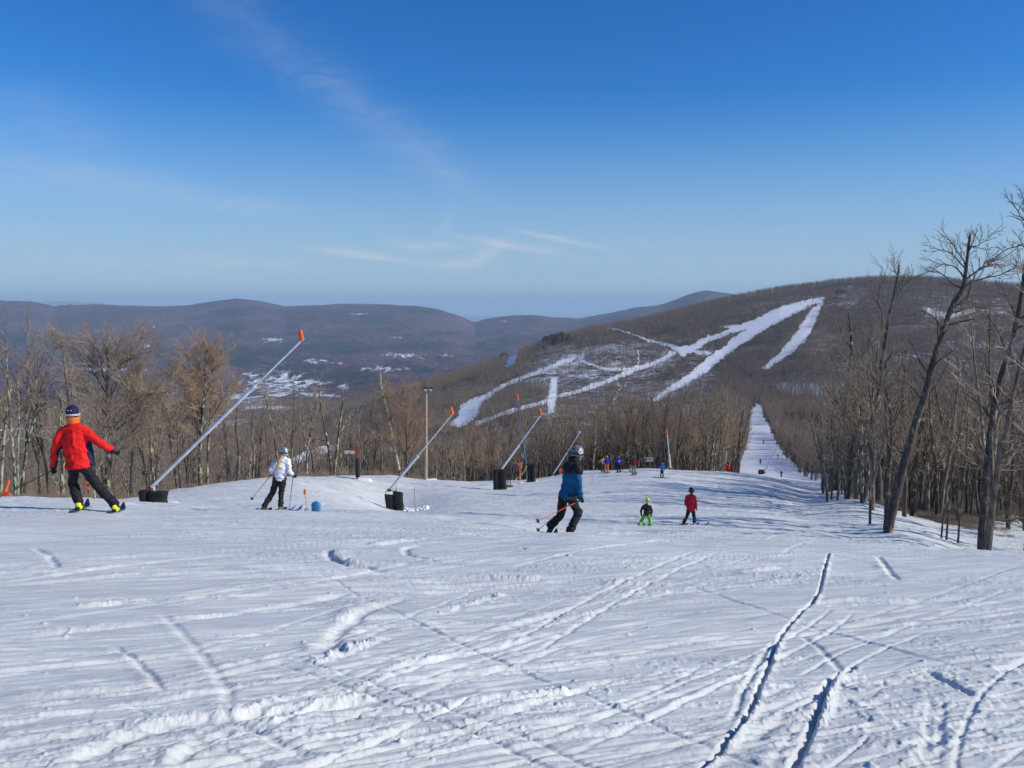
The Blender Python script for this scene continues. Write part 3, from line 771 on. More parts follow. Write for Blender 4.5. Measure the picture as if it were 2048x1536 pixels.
def auto_tree(seed, H, r, spread=.36, first=.35, nl=11, twr=.006, dens=(3.2, 4.2, 5.5), leader=True, fork=0, wander=.05, lim_ang=(.5, .95)):
    rg = random.Random(seed); tr, tw = Tubes(), Tubes()
    limbs = []
    stems = [branch(rg, (0, 0, -.8), (rg.gauss(0, .03), rg.gauss(0, .03), 1), H * .92 + .8, 9, wander, .02)]
    tr.add(stems[0], r * 1.1, r * .12, 8)
    for j in range(fork):
        f = rg.uniform(.2, .5); p, d = pt_at(stems[0], f)
        st = branch(rg, p, tilt(rg, d, rg.uniform(.18, .4)), H * (1 - f) * rg.uniform(.75, 1.0), 7, wander * 1.3, .07)
        tr.add(st, r * .65, r * .1, 6); stems.append(st)
    for si, st in enumerate(stems):
        Ls = H if si == 0 else H * .6
        for i in range(nl if si == 0 else nl // 2 + 1):
            f = first + (1 - first) * (i + rg.random() * .8) / (nl if si == 0 else nl // 2 + 1) if si == 0 else .2 + .8 * rg.random()
            f = min(f, .97)
            p, d = pt_at(st, f)
            q = tilt(rg, d, rg.uniform(*lim_ang))
            l = Ls * spread * rg.uniform(.6, 1.1) * (1.15 - .75 * f)
            bp = branch(rg, p, q, l, 6, .13, .10)
            rl = r * (.36 - .22 * f)
            tr.add(bp, rl, rl * .25, 5); limbs.append((bp, l, rl, rl * .25))
        top = st[-3:]; limbs.append((top, Ls * .22, r * .2, r * .08))
    d1, d2, d3 = dens
    fill(rg, tw, limbs, [(d1, .42, .4, .9, 5, 4, twr * 2.2, .15), (d2, .42, .35, .85, 4, 3, twr * 1.3, .15), (d3, .5, .3, .8, 3, 3, twr, .1)][:3 if d3 else 2])
    return tr, tw
def tree_meshes(name, tr, tw):
    a = new_mesh(name + "_trunk", *tr.arrays()); c = new_mesh(name + "_crown", *tw.arrays())
    return a, c
def stand_tree(name, loc, mt, mc, bark, twig, label, group, rz=0., s=1.0, sz=None, cat="tree"):
    root = empty(name, loc, label, cat, group, rz)
    root.scale = (s, s, sz or s)
    for nm, me, ma in (("trunk", mt, bark), ("crown", mc, twig)):
        if ma.name not in [q.name for q in me.materials if q]:
            me = me if not me.materials else variants.setdefault((me.name, ma.name), me.copy())
            if ma.name not in [q.name for q in me.materials if q]: me.materials.clear(); me.materials.append(ma)
        o = bpy.data.objects.new(nm, me); COL.objects.link(o); o.parent = root
    return root
variants = {}

def hero(name, Y, trunk_px, limbs_px, r0, r1, label, bark, twig, seed=1, dens=(3.0, 4.0, 5.0), twr=.006, group=None, extra=0, ratio=.42, zoff=0., depth=.35, base=None):
    """tree whose trunk and main limbs follow the shape seen in the photograph, at its distance"""
    rg = random.Random(seed)
    b0 = P(*trunk_px[0], Y); gzv = gz(b0.x, b0.y)
    base = Vector((b0.x, b0.y, gzv))
    tr, tw = Tubes(), Tubes()
    def conv(px, dy0=0., dys=0.):
        out = []
        for i, (u, v) in enumerate(px):
            q = P(u, v, Y + dy0 + dys * i) - base; out.append((q.x, q.y, q.z))
        return out
    def resample(pts, n):
        pts = smooth_line(pts, n) if len(pts) > 2 else np.array([np.array(pts[0]) + (np.array(pts[1]) - np.array(pts[0])) * f for f in np.linspace(0, 1, n)])
        return [tuple(q) for q in pts]
    tp = conv(trunk_px)
    if tp[0][2] > -.3: tp = [(tp[0][0] - (tp[1][0] - tp[0][0]) * .05, tp[0][1], -.6)] + tp
    tp = resample(tp, 44)
    tr.add(tp, r0, r1, 10)
    # root flare
    tr.add([(tp[0][0], tp[0][1], -.5), (tp[0][0], tp[0][1], .0), tuple(np.array(tp[0]) * .0 + np.array(pt_at(tp, .06)[0]))], r0 * 1.35, r0 * .9, 10)
    limbs = [(tp[-8::2] + [tp[-1]], math.dist(tp[-8], tp[-1]), r1 * 1.3, r1)]
    for i, lp in enumerate(limbs_px):
        dys = rg.uniform(-1, 1) * depth * Y / 40
        a = conv(lp, 0, dys)
        L = sum(math.dist(a[j], a[j + 1]) for j in range(len(a) - 1))
        a = resample(a, 8)
        a = [a[0]] + [tuple(q + rg.gauss(0, .012 * L) for q in p) for p in a[1:]]
        H = tp[-1][2]; f = min(max(a[0][2] / H, 0), 1); rl = (r0 + (r1 - r0) * f) * .55
        rl = min(rl, .022 * L + .03)
        tr.add(a, rl, rl * .22, 6); limbs.append((a, L, rl, rl * .2))
    for i in range(extra):
        f = rg.uniform(.35, .98); p, d = pt_at(tp, f); L = tp[-1][2] * .24 * rg.uniform(.5, 1.2) * (1.2 - .7 * f)
        a = branch(rg, p, tilt(rg, d, rg.uniform(.5, 1.0)), L, 6, .14, .08)
        rl = min((r0 + (r1 - r0) * f) * .45, .02 * L + .01); tr.add(a, rl, rl * .25, 5); limbs.append((a, L, rl, rl * .25))
    d1, d2, d3 = dens
    fill(rg, tw, limbs, [(d1, ratio, .4, .9, 5, 4, twr * 2.6, .12), (d2, .45, .35, .85, 4, 3, twr * 1.5, .1), (d3, .5, .3, .8, 3, 3, twr, .1)])
    mt, mc = tree_meshes(name, tr, tw)
    return stand_tree(name, base, mt, mc, bark, twig, label, group)

G_R = "bare trees at the right edge of the piste"
G_L = "bare trees behind the left crest"
hero("leaning_tree", 37, [(1776, 1064), (1790, 1000), (1808, 930), (1830, 850), (1850, 790), (1868, 720), (1888, 660), (1905, 610), (1925, 578), (1931, 545), (1936, 505), (1940, 468)],
     [[(1926, 573), (1947, 563), (1984, 553), (2015, 545), (2038, 527)], [(1930, 560), (1963, 534), (1976, 520), (2010, 514), (2048, 485)], [(1921, 575), (1900, 563), (1874, 542), (1856, 535)],
      [(1927, 555), (1911, 534), (1882, 527), (1856, 516)], [(1929, 535), (1908, 511), (1880, 498), (1858, 490)], [(1930, 530), (1913, 500), (1900, 480), (1882, 456)], [(1937, 493), (1958, 490), (1978, 475), (2006, 446)],
      [(1885, 667), (1874, 641), (1848, 623)], [(1905, 625), (1952, 615), (1991, 620)], [(1893, 650), (1940, 640), (1948, 638)], [(1935, 508), (1948, 480), (1951, 466)], [(1860, 745), (1880, 720), (1910, 700)], [(1845, 800), (1820, 770), (1800, 760)],
      [(1815, 905), (1790, 905), (1770, 880)], [(1900, 620), (1925, 600), (1950, 560), (1960, 520)]],
       .22, .045, "tall dark tree leaning right, its broken top bare against the sky", m_bark_dark, m_twig_dark, 3, (4.4, 5.6, 7.0), .0075, extra=3)
hero("bare_tree", 40, [(1963, 1106), (1966, 1040), (1972, 960), (1980, 880), (1990, 810), (2003, 750), (2020, 700), (2034, 640), (2045, 580), (2052, 520), (2062, 450)],
     [[(2056, 500), (2040, 492), (2010, 500), (1985, 522)], [(2062, 450), (2040, 430), (2022, 405), (2014, 390)], [(2062, 450), (2050, 410), (2040, 375)], [(2050, 540), (2090, 500), (2120, 450)], [(2062, 450), (2090, 400), (2100, 350)],
      [(2036, 640), (2080, 610), (2130, 580)], [(2010, 730), (2060, 720), (2110, 690)], [(1985, 840), (1950, 800), (1925, 780)], [(1990, 810), (2040, 790), (2080, 760)], [(1970, 985), (2010, 990), (2070, 970)], [(1967, 1030), (2010, 1042), (2070, 1030)]],
     .21, .07, "large tree with a dark trunk standing at the right margin of the photo", m_bark_dark, m_twig_dark, 8, (4.4, 5.4, 7.0), .0075, extra=4)
hero("bare_tree", 62, [(1728, 1003), (1735, 930), (1746, 850), (1757, 780), (1768, 700), (1777, 640), (1788, 590), (1794, 560), (1799, 530)],
     [[(1779, 630), (1800, 580), (1820, 562), (1848, 545)], [(1768, 700), (1762, 640), (1760, 580), (1768, 548)], [(1762, 620), (1750, 575), (1745, 560)], [(1788, 590), (1805, 560), (1820, 535)], [(1758, 780), (1740, 740), (1715, 735)], [(1755, 790), (1790, 760), (1810, 700)], [(1760, 760), (1775, 720), (1795, 690)]],
     .28, .05, "tall forked tree with a thick straight base at the piste edge", m_bark_dark, m_twig_dark, 11, (2.6, 3.2, 4.0), .008, extra=5)
hero("bare_tree", 40, [(1772, 1046), (1775, 980), (1780, 920), (1783, 850), (1776, 800), (1768, 760)], [[(1782, 905), (1800, 900), (1812, 895)], [(1782, 870), (1800, 820), (1812, 790)], [(1783, 850), (1800, 800), (1795, 740)], [(1776, 900), (1765, 850), (1750, 820)]],
     .13, .03, "dark crooked tree close behind the foot of the leaning tree", m_bark_dark, m_twig_dark, 12, (3, 4, 5), .006, extra=4)
hero("sapling", 45, [(1740, 1044), (1740, 990), (1736, 930), (1731, 880), (1722, 860)], [[(1738, 950), (1730, 920), (1715, 915)], [(1736, 930), (1745, 880), (1750, 840)]], .09, .015, "slim sapling with a hooked top on the piste berm", m_bark_dark, m_twig_dark, 13, (3, 4, 5), .006, extra=3)
hero("bare_tree", 60, [(1827, 1004), (1833, 930), (1842, 860), (1853, 800), (1866, 730), (1872, 690)], [[(1845, 850), (1830, 800), (1815, 760)], [(1855, 795), (1885, 750), (1905, 700)]], .22, .06, "stout pale-sided tree standing behind the leaning tree", m_bark_pale, m_twig_dark, 14, (2.6, 3, 4), .008, extra=6)
for i, (px, rr_, lb) in enumerate([([(1882, 1086), (1888, 1020), (1900, 955), (1915, 890), (1925, 830)], .06, "thin slanting sapling, nearest of the three right of the leaning tree"),
                                   ([(1893, 1077), (1899, 1000), (1906, 940), (1918, 870), (1920, 800)], .065, "thin straight sapling, middle of the three right of the leaning tree"),
                                   ([(1917, 1070), (1923, 1000), (1930, 920), (1935, 840), (1932, 770)], .06, "thin sapling, rightmost of the three before the brown brush")]):
    hero("sapling", 42, px, [[px[-2], (px[-2][0] + 20, px[-2][1] - 40), (px[-2][0] + 35, px[-2][1] - 70)]], rr_, .015, lb, m_bark_dark, m_twig_dark, 20 + i, (3, 4, 5), .006, extra=6)
hero("bare_tree", 85, [(1672, 972), (1680, 900), (1688, 830), (1697, 760), (1703, 700), (1700, 655), (1696, 625)], [[(1690, 820), (1660, 790), (1645, 760)], [(1700, 740), (1730, 700), (1745, 650)], [(1702, 700), (1680, 660), (1665, 620)], [(1698, 760), (1670, 730), (1655, 690)]],
     .33, .06, "tall tree with a sunlit pale top left of the forked tree", m_bark_pale, m_twig_dark, 15, (2.4, 2.8, 3.6), .010, extra=6)
hero("bare_tree", 70, [(1697, 985), (1703, 920), (1708, 850), (1712, 800), (1720, 740)], [[(1709, 850), (1690, 820), (1680, 780)]], .18, .04, "shorter tree between the pale-topped tree and the forked tree", m_bark_dark, m_twig_dark, 16, (2.4, 3, 4), .008, extra=7)
hero("bare_tree", 110, [(1476, 947), (1478, 905), (1481, 860), (1487, 820)], [[(1478, 905), (1466, 885), (1462, 860)], [(1479, 890), (1492, 860), (1496, 830)], [(1484, 840), (1478, 810), (1480, 790)]], .28, .06, "lone dark tree on the crest at the left side of the narrow run", m_bark_dark, m_twig_dark, 17, (2.0, 2.6, 3.4), .012, extra=3)
# left side
hero("bare_tree", 56, [(215, 990), (214, 930), (213, 880), (218, 830), (214, 780), (216, 730), (212, 690)],
     [[(218, 840), (190, 800), (160, 762), (140, 742)], [(216, 800), (240, 760), (265, 700), (285, 672)], [(222, 870), (260, 830), (300, 790), (330, 785)], [(214, 780), (200, 720), (180, 676)], [(214, 790), (190, 750), (150, 700), (120, 690)],
      [(216, 740), (235, 700), (245, 660)], [(214, 900), (240, 880), (275, 850), (300, 800)], [(216, 760), (250, 720), (310, 700)], [(216, 830), (250, 800), (280, 740)], [(214, 720), (205, 680), (215, 655)]],
     .20, .04, "broad pale-barked tree with spreading limbs behind the red jacket skier", m_bark_pale, m_twig, 31, (5.2, 5.6, 6.0), .0085, extra=12, ratio=.55)
hero("bare_tree", 66, [(400, 972), (400, 900), (405, 830), (409, 770), (410, 720), (412, 690)], [[(398, 850), (375, 790), (352, 742)], [(405, 830), (385, 760), (380, 710)], [(408, 800), (430, 740), (450, 700)], [(406, 860), (440, 810), (460, 770)], [(410, 740), (395, 700), (390, 675)], [(411, 740), (425, 700), (430, 680)]],
     .18, .04, "full crowned pale tree left of the longest snow gun mast", m_bark_pale, m_twig_red, 32, (6.0, 6.0, 6.0), .009, extra=18, ratio=.55)
hero("bare_tree", 67, [(414, 968), (416, 900), (420, 830), (424, 770), (426, 730)], [[(418, 850), (440, 800), (455, 760)]], .13, .04, "slimmer pale stem growing tight against the full crowned tree", m_bark_pale, m_twig_red, 33, (4, 4.6, 5), .0075, extra=8, ratio=.5)
hero("bare_tree", 81, [(663, 950), (658, 900), (650, 860), (643, 820), (638, 780)], [[(655, 885), (635, 880), (610, 890)], [(650, 860), (655, 820), (652, 800)], [(645, 830), (630, 800), (628, 775)]], .17, .06, "pale lichen-covered stem leaning left beside the wooden trail sign", m_bark_pale, m_twig, 34, (2, 3, 4), .008)
hero("bare_tree", 82, [(668, 950), (675, 890), (682, 830), (686, 800), (683, 782)], [[(683, 820), (676, 800), (668, 790)], [(685, 805), (692, 780), (690, 760)], [(678, 870), (695, 840), (700, 830)]], .17, .05, "pale stem leaning right, twin of the one beside the trail sign", m_bark_pale, m_twig, 35, (2, 3, 4), .008)
hero("bare_tree", 90, [(801, 955), (790, 900), (779, 850), (772, 810), (763, 780), (761, 745)], [[(779, 850), (795, 820), (815, 780)], [(763, 780), (772, 760), (778, 745)], [(775, 830), (760, 800), (740, 780)]], .20, .06, "tall snag with a pale crooked top left of the light pole", m_bark_pale, m_twig, 36, (1.6, 3, 4), .009)
hero("bushy_tree", 90, [(815, 958), (814, 920), (813, 880), (812, 850)], [[(814, 920), (795, 870), (775, 820), (768, 790)], [(814, 930), (835, 880), (855, 830)], [(813, 880), (805, 830), (795, 785)], [(813, 880), (825, 830), (835, 780)], [(812, 850), (815, 800), (815, 768)], [(814, 910), (785, 880), (765, 850)], [(814, 900), (845, 860), (868, 840)]],
     .12, .04, "rounded bushy tree with a dense orange-brown crown by the light pole", m_bark_dark, m_twig_red, 37, (3.8, 4.2, 4.6), .008, extra=9, ratio=.5)
for i, (px, Y, rr_, bk, lb) in enumerate([
    ([(42, 1002), (49, 930), (60, 870), (74, 830), (95, 800)], 42, .10, m_bark_pale, "pale slanting stem left of the red jacket skier"),
    ([(36, 1002), (36, 900), (38, 830), (36, 760)], 46, .08, m_bark_pale, "straight thin pale stem near the left margin of the photo"),
    ([(1, 1000), (5, 920), (10, 860), (22, 770)], 40, .09, m_bark_pale, "pale stem cut by the left margin of the photo"),
    ([(123, 1000), (124, 940), (120, 880), (122, 800)], 48, .13, m_bark_pale, "pale-patched trunk seen just behind the red jacket skier's legs"),
    ([(262, 988), (264, 930), (266, 880), (262, 820)], 60, .14, m_bark_dark, "dark trunk between the broad pale tree and the longest snow gun"),
    ([(298, 985), (302, 930), (299, 880), (306, 820)], 66, .09, m_bark_dark, "slim dark tree right behind the nearest snow gun's pads"),
    ([(474, 968), (478, 910), (472, 860), (475, 810)], 68, .18, m_bark_dark, "dark forked tree right of the full crowned tree"),
    ([(583, 956), (584, 890), (589, 830), (588, 775)], 75, .15, m_bark_dark, "dark straight tree rising behind the white jacket skier"),
    ([(728, 950), (735, 890), (742, 840), (748, 790)], 90, .12, m_bark_dark, "dark thin tree just right of the wooden trail sign"),
    ([(505, 962), (508, 910), (503, 860), (507, 820)], 70, .12, m_bark_dark, "dark tree left of the white jacket skier")]):
    hero("bare_tree", Y, px, [], rr_, .03, lb, bk, m_twig, 50 + i, (3.5, 4.4, 5.0), .0065, extra=11, ratio=.45)

# --- the stands: one tree of each of several shapes, then copies
protos = []
for i in range(9):
    rg = random.Random(700 + i)
    tr, tw = auto_tree(700 + i, 11.0, rg.uniform(.09, .16), rg.uniform(.30, .42), rg.uniform(.25, .45), rg.choice((11, 13, 15)), .0105, (3.2, 4.2, 4.6), fork=(0, 1, 0, 2, 1, 0, 1, 2, 3)[i], wander=.05)
    protos.append(tree_meshes("bare_tree", tr, tw))
CREST = [(-200, 30), (0, 31), (170, 33), (260, 48), (335, 53), (420, 60), (555, 66), (700, 79), (785, 83), (900, 88), (1000, 93), (1150, 101), (1300, 96), (1450, 94), (1520, 96)]
stand = []
def free(x, y, dmin):
    return all((x - a) ** 2 + (y - c) ** 2 > dmin * dmin for a, c in stand)
LM = [(0, "by the left margin"), (100, "left of the red jacket skier"), (180, "behind the red jacket skier"), (260, "around the broad pale tree"), (330, "behind the nearest snow gun"), (440, "around the full crowned tree"), (530, "left of the white jacket skier"),
      (610, "right of the white jacket skier"), (690, "around the pale twin stems"), (770, "right of the red signpost"), (849, "around the light pole"), (930, "right of the light pole"), (1000, "left of the tallest black pads"), (1080, "around the yellow hose"),
      (1150, "behind the blue fleece skier"), (1210, "behind the orange trousers skier"), (1290, "left of the grey notice"), (1360, "around the steep white mast"), (1430, "right of the steep white mast"), (1480, "beside the lone crest tree"),
      (1650, "by the narrow run's right edge"), (1720, "around the forked tree"), (1800, "behind the leaning tree"), (1880, "right of the leaning tree"), (1960, "left of the margin tree"), (9999, "by the right margin")]
def stand_label(u, Y, H, bk, tw_, zone):
    where = next(n for x, n in LM if u <= x)
    c = crestY(u) if u < 1500 else 50
    row = "front" if Y - c < 16 else ("middle" if Y - c < 34 else "rear")
    hue = "reddish" if tw_ is m_twig_red else ("tan" if tw_ is m_twig else "greyish")
    size = "tall" if H > zone[1] else ("short" if H < zone[0] else "mid-height")
    return "%s %s-twigged tree with %s trunk, %s row, %s" % (size, hue, "pale" if bk is m_bark_pale else "dark", row, where)
def place_stand(n, u0, u1, yf, hf, bark_f, twig_f, label, group, seed, dmin=1.6, avoid=None, pick=None, name="bare_tree"):
    rg = random.Random(seed); k = 0; tries = 0
    while k < n and tries < 9000:
        tries += 1
        u = rg.uniform(u0, u1); Y = yf(rg, u)
        x = (u - 1024) / F * Y
        if not free(x, Y, dmin): continue
        z = gz(x, Y)
        if avoid and avoid(u, float(uv_of(x, Y, z)[1]), Y): continue
        H = hf(rg, u, Y, z)
        mt, mc = protos[rg.choice(pick or range(len(protos)))]
        s = H / 11.0
        bk, tw_ = bark_f(rg), twig_f(rg)
        lb = stand_label(u, Y, H, bk, tw_, label)
        stand_tree(name, (x, Y, z), mt, mc, bk, tw_, lb, group, rg.uniform(0, 6.28), s * rg.uniform(.85, 1.05), s)
        stand.append((x, Y)); k += 1
    return k
mixbark = lambda p: (lambda rg: m_bark_pale if rg.random() < p else m_bark_dark)
mixtwig = lambda p, q: (lambda rg: m_twig_red if rg.random() < p else (m_twig if rg.random() < q else m_twig_dark))
crestY = lambda u: float(np.interp(u, [a for a, _ in CREST], [c for _, c in CREST]))
place_stand(48, -120, 640, lambda rg, u: crestY(u) + 7 + 38 * rg.random() ** 1.2, lambda rg, u, Y, z: rg.uniform(7.0, 11.5) * (1.0 if Y < 70 else .95),
            mixbark(.35), mixtwig(.12, .85), (8.3, 10), G_L, 201, 1.8)
place_stand(30, 620, 848, lambda rg, u: crestY(u) + 6 + 40 * rg.random(), lambda rg, u, Y, z: rg.uniform(6.0, 10), mixbark(.2), mixtwig(.25, .8), (7.2, 8.8), G_L, 202, 1.8)
place_stand(104, 856, 1474, lambda rg, u: crestY(u) + 6 + 46 * rg.random() ** 1.1, lambda rg, u, Y, z: max(6.0, (z * -1 + 1.6) - Y * (np.interp(u, [870, 1000, 1200, 1400, 1480], [250, 224, 188, 166, 180]) / F) * rg.uniform(.95, 1.14)),
            mixbark(.18), mixtwig(.22, .85), (11, 14), "bare trees packed behind the middle of the crest", 203, 1.5)
def av_run(u, v, Y): return inpoly(RUN, np.array([u - 3]), np.array([v]))[0] or inpoly(RUN, np.array([u + 3]), np.array([v]))[0] or (1450 < u < 1640 and Y < 250 and v > 950 and not u > 1600 + 8)
place_stand(46, 1605, 2160, lambda rg, u: 52 + 45 * rg.random() + max(0, (1720 - u) * .45), lambda rg, u, Y, z: rg.uniform(9, 14.5), mixbark(.28), mixtwig(.03, .75),
            (10.8, 12.8), "bare trees in the stand right of the run", 204, 2.0, av_run)
place_stand(38, 1560, 2160, lambda rg, u: 105 + 110 * rg.random() ** 1.3, lambda rg, u, Y, z: rg.uniform(9, 14), mixbark(.28), mixtwig(.03, .75),
            (10.8, 12.8), "bare trees in the stand right of the run", 205, 2.2, av_run)
# --- the far woods: one object, thousands of trees nobody could count
def low_tree(seed, H, twr, dens, red=False):
    tr, tw = auto_tree(seed, H, .13, .33, .30, 8, twr, dens, fork=random.Random(seed).choice((0, 1, 1, 2)), wander=.05)
    for key, lst in tr.b.items(): tw.b.setdefault(('t', key), []); del tw.b[('t', key)]
    V1_, F1_ = tr.arrays(); V2_, F2_ = tw.arrays()
    return V1_, F1_, V2_, F2_
lib = bpy.data.collections.new("woodland_shapes")
def lib_add(name, V1_, F1_, V2_, F2_, bark, twig):
    V = np.concatenate([V1_, V2_]); Fq = np.concatenate([F1_, F2_ + len(V1_)])
    me = new_mesh(name, V, Fq); me.materials.append(bark); me.materials.append(twig)
    mi = np.zeros(len(Fq), dtype=np.int32); mi[len(F1_):] = 1; me.polygons.foreach_set('material_index', mi)
    o = bpy.data.objects.new(name, me); lib.objects.link(o)
for i in range(6): lib_add("woods_%02d" % i, *low_tree(900 + i, 11, .018, (3.0, 3.6, 0)), m_bark_far, (m_twig_far, m_twig_far2, m_twig_far, m_twig_far2, m_twig_far, m_twig)[i])          # 0-5 mid distance
for i in range(6): lib_add("woods_%02d" % (6 + i), *low_tree(930 + i, 11, .040, (1.8, 1.8, 0)), m_bark_far, (m_twig_far, m_twig_far2, m_twig_far, m_twig_far2, m_twig_far, m_twig_far2)[i])     # 6-11 far
def conifer(seed):
    rg = random.Random(seed); tr, tw = Tubes(), Tubes(); H = 12
    tr.add([(0, 0, -1), (0, 0, 5), (0, 0, H)], .16, .02, 6)
    for i in range(150):
        f = (i + rg.random()) / 150; z = 1 + (H - 1) * f; a = rg.uniform(0, 6.28); L = 2.5 * (1 - f) ** .8 * rg.uniform(.7, 1.15) + .15
        tw.add([(0, 0, z), (L * .5 * math.cos(a), L * .5 * math.sin(a), z - .05 * L), (L * math.cos(a), L * math.sin(a), z - .3 * L)], .26 * (1 - f * .6), .05, 4)
    return (*tr.arrays(), *tw.arrays())
for i in range(2): lib_add("woods_%02d" % (12 + i), *conifer(960 + i), m_bark_dark, m_needle)
def tuft(seed):
    rg = random.Random(seed); tr, tw = Tubes(), Tubes()
    tr.add([(0, 0, -.2), (0, 0, .1), (.02, 0, .3)], .01, .006, 3)
    for i in range(40):
        a = rg.uniform(0, 6.28); rr_ = rg.uniform(0, .5)
        tw.add(branch(rg, (rr_ * math.cos(a), rr_ * math.sin(a), -.15), (rg.gauss(0, .4), rg.gauss(0, .4), 1), rg.uniform(.5, 1.5), 4, .2, .02), .009, .004, 3)
        if i % 2: tw.add(branch(rg, (rr_ * math.cos(a), rr_ * math.sin(a), .3), (rg.gauss(0, .9), rg.gauss(0, .9), .7), rg.uniform(.3, .8), 3, .2, .02), .007, .003, 3)
    return (*tr.arrays(), *tw.arrays())
for i in range(3): lib_add("woods_%02d" % (14 + i), *tuft(980 + i), m_twig_dark, (m_twig, m_twig_dark, m_twig_red)[i])
def make_instancer(name, pts, idx, rz, scl, label, cat):
    me = bpy.data.meshes.new(name)
    me.vertices.add(len(pts)); me.vertices.foreach_set('co', np.asarray(pts, np.float32).ravel())
    a = me.attributes.new('pick', 'INT', 'POINT'); a.data.foreach_set('value', np.asarray(idx, np.int32))
    a = me.attributes.new('turn', 'FLOAT_VECTOR', 'POINT'); a.data.foreach_set('vector', np.stack([0 * rz, 0 * rz, rz], 1).astype(np.float32).ravel())
    a = me.attributes.new('size', 'FLOAT_VECTOR', 'POINT'); a.data.foreach_set('vector', np.asarray(scl, np.float32).ravel())
    o = bpy.data.objects.new(name, me); COL.objects.link(o)
    ng = bpy.data.node_groups.new(name, 'GeometryNodeTree')
    ng.interface.new_socket("Geometry", in_out='INPUT', socket_type='NodeSocketGeometry')
    ng.interface.new_socket("Geometry", in_out='OUTPUT', socket_type='NodeSocketGeometry')
    N = ng.nodes; gi = N.new('NodeGroupInput'); go = N.new('NodeGroupOutput')
    ci = N.new('GeometryNodeCollectionInfo'); ci.inputs['Collection'].default_value = lib; ci.inputs['Separate Children'].default_value = True; ci.inputs['Reset Children'].default_value = True
    iop = N.new('GeometryNodeInstanceOnPoints'); iop.inputs['Pick Instance'].default_value = True
    def na(nm, ty):
        q = N.new('GeometryNodeInputNamedAttribute'); q.data_type = ty; q.inputs['Name'].default_value = nm; return q.outputs['Attribute']
    e2r = N.new('FunctionNodeEulerToRotation')
    L = ng.links
    L.new(gi.outputs[0], iop.inputs['Points']); L.new(ci.outputs[0], iop.inputs['Instance'])
    L.new(na('pick', 'INT'), iop.inputs['Instance Index']); L.new(na('turn', 'FLOAT_VECTOR'), e2r.inputs[0]); L.new(e2r.outputs[0], iop.inputs['Rotation'])
    L.new(na('size', 'FLOAT_VECTOR'), iop.inputs['Scale']); L.new(iop.outputs[0], go.inputs[0])
    md = o.modifiers.new("scatter", 'NODES'); md.node_group = ng
    tag(o, label, cat, kind='stuff')
    return o
nrg = np.random.default_rng(4)
def scatter(n, th0, th1, R0, R1, power=1.0):
    """random points, uniform over the ground between two distances"""
    th = nrg.uniform(th0, th1, n); R = np.sqrt(nrg.uniform(R0 ** 2, R1 ** 2, n))
    return th, R
TRgrid = np.linspace(-.62, .62, 180); RGr = np.geomspace(20, 2600, 260)
tg, rgd = np.meshgrid(TRgrid, RGr)
zz = base_h(tg, rgd); hor = np.maximum.accumulate((zz - CAMZ) / rgd, axis=0)
def horizon_t(th, R):
    ti = np.clip(np.round(np.interp(th, TRgrid, np.arange(180))).astype(int), 0, 179)
    ri = np.clip(np.interp(np.log(R * .96), np.log(RGr), np.arange(260)).astype(int), 0, 259)
    return hor[ri, ti]
TPx, TPi, TPs = [], [], []
def woods(n, th0, th1, R0, R1, lo, hi, pick, fr=1.0, edge=False):
    th, R = scatter(n, th0, th1, R0, R1)
    z = hill_z(th, R) if R0 > 121 else base_h(th, R)
    x, y = R * np.sin(th), R * np.cos(th)
    H = nrg.uniform(lo, hi, n) / 11.0
    u, v = uv_of(x, y, z); ut, vt = uv_of(x, y, z + H * 11 * .7)
    shr = nrg.normal(0, 3.2, n); bad = trail_mask(u + shr, v) & (R > 350) & (nrg.random(n) < .96); bad |= trail_mask(u, v * .35 + vt * .65) & (R > 600)
    bad |= inpoly(RUN, u + nrg.normal(0, 3, n) * 200 / R, v) | (inpoly(RUN, u, (v + vt) / 2) & (R > 300))
    seen = (z + H * 11 - CAMZ) / R > horizon_t(th, R) - .001
    # patchy density: clearings in the open belts of the hill
    den = fbm(x * .012, y * .012, 33, 3)
    open_ = (R > 700) & (u > 1060) & (u < 1440) & (v > 690)
    bad |= open_ & (nrg.random(n) < .45)
    bad |= den < .33; bad |= (np.abs(u - 1680) < 9) & (np.abs(v - 589) < 9) & (R > 1000)
    if edge: bad |= ~(trail_mask(u - 4, v) | trail_mask(u - 10, v) | trail_mask(u + 4, v))
    k = seen & ~bad
    pk = np.array(pick)[nrg.integers(0, len(pick), n)]
    dk = ((np.hypot((u - 1110) / 34, (v - 684) / 10) < 1) | (np.hypot((u - 1000) / 14, (v - 716) / 6) < 1)) & (R > 700) & (nrg.random(n) < .35)
    pk = np.where(dk, 12 + (nrg.random(n) < .5), pk)
    TPx.append(np.stack([x, y, z - .3], 1)[k]); TPi.append(pk[k]); TPs.append(np.stack([H * 1.1, H * 1.1, H], 1)[k])
woods(2600, -.05, .60, 122, 300, 9, 13, [0, 1, 2, 3, 4, 5])
woods(900, -.60, -.05, 100, 300, 7, 11, [0, 1, 2, 3, 4, 5])
woods(11000, .12, .60, 250, 760, 9, 13, [0, 1, 3, 5, 4])
woods(60000, -.10, .60, 700, 1920, 7, 15, [6, 7, 8, 9, 10, 11])
woods(34000, -.06, .36, 700, 1650, 9, 14, [6, 7, 8, 9, 10, 11], edge=True)
woods(15000, -.60, -.05, 300, 1300, 8, 12, [6, 7, 8, 9, 10, 11])
woods(22000, -.60, -.05, 1300, 2600, 9, 13, [6, 7, 8, 9, 10, 11])
SH = [(21, 29, 13), (21, 33, 15), (25.5, 38, 14), (27, 44, 15), (30, 41, 13), (29, 51, 15), (33, 48, 14), (24, 56, 13), (35, 57, 15), (22, 39, 15), (38, 50, 15), (33, 65, 15), (40, 62, 14), (24, 31, 14), (26, 34, 15), (31, 36, 13)]
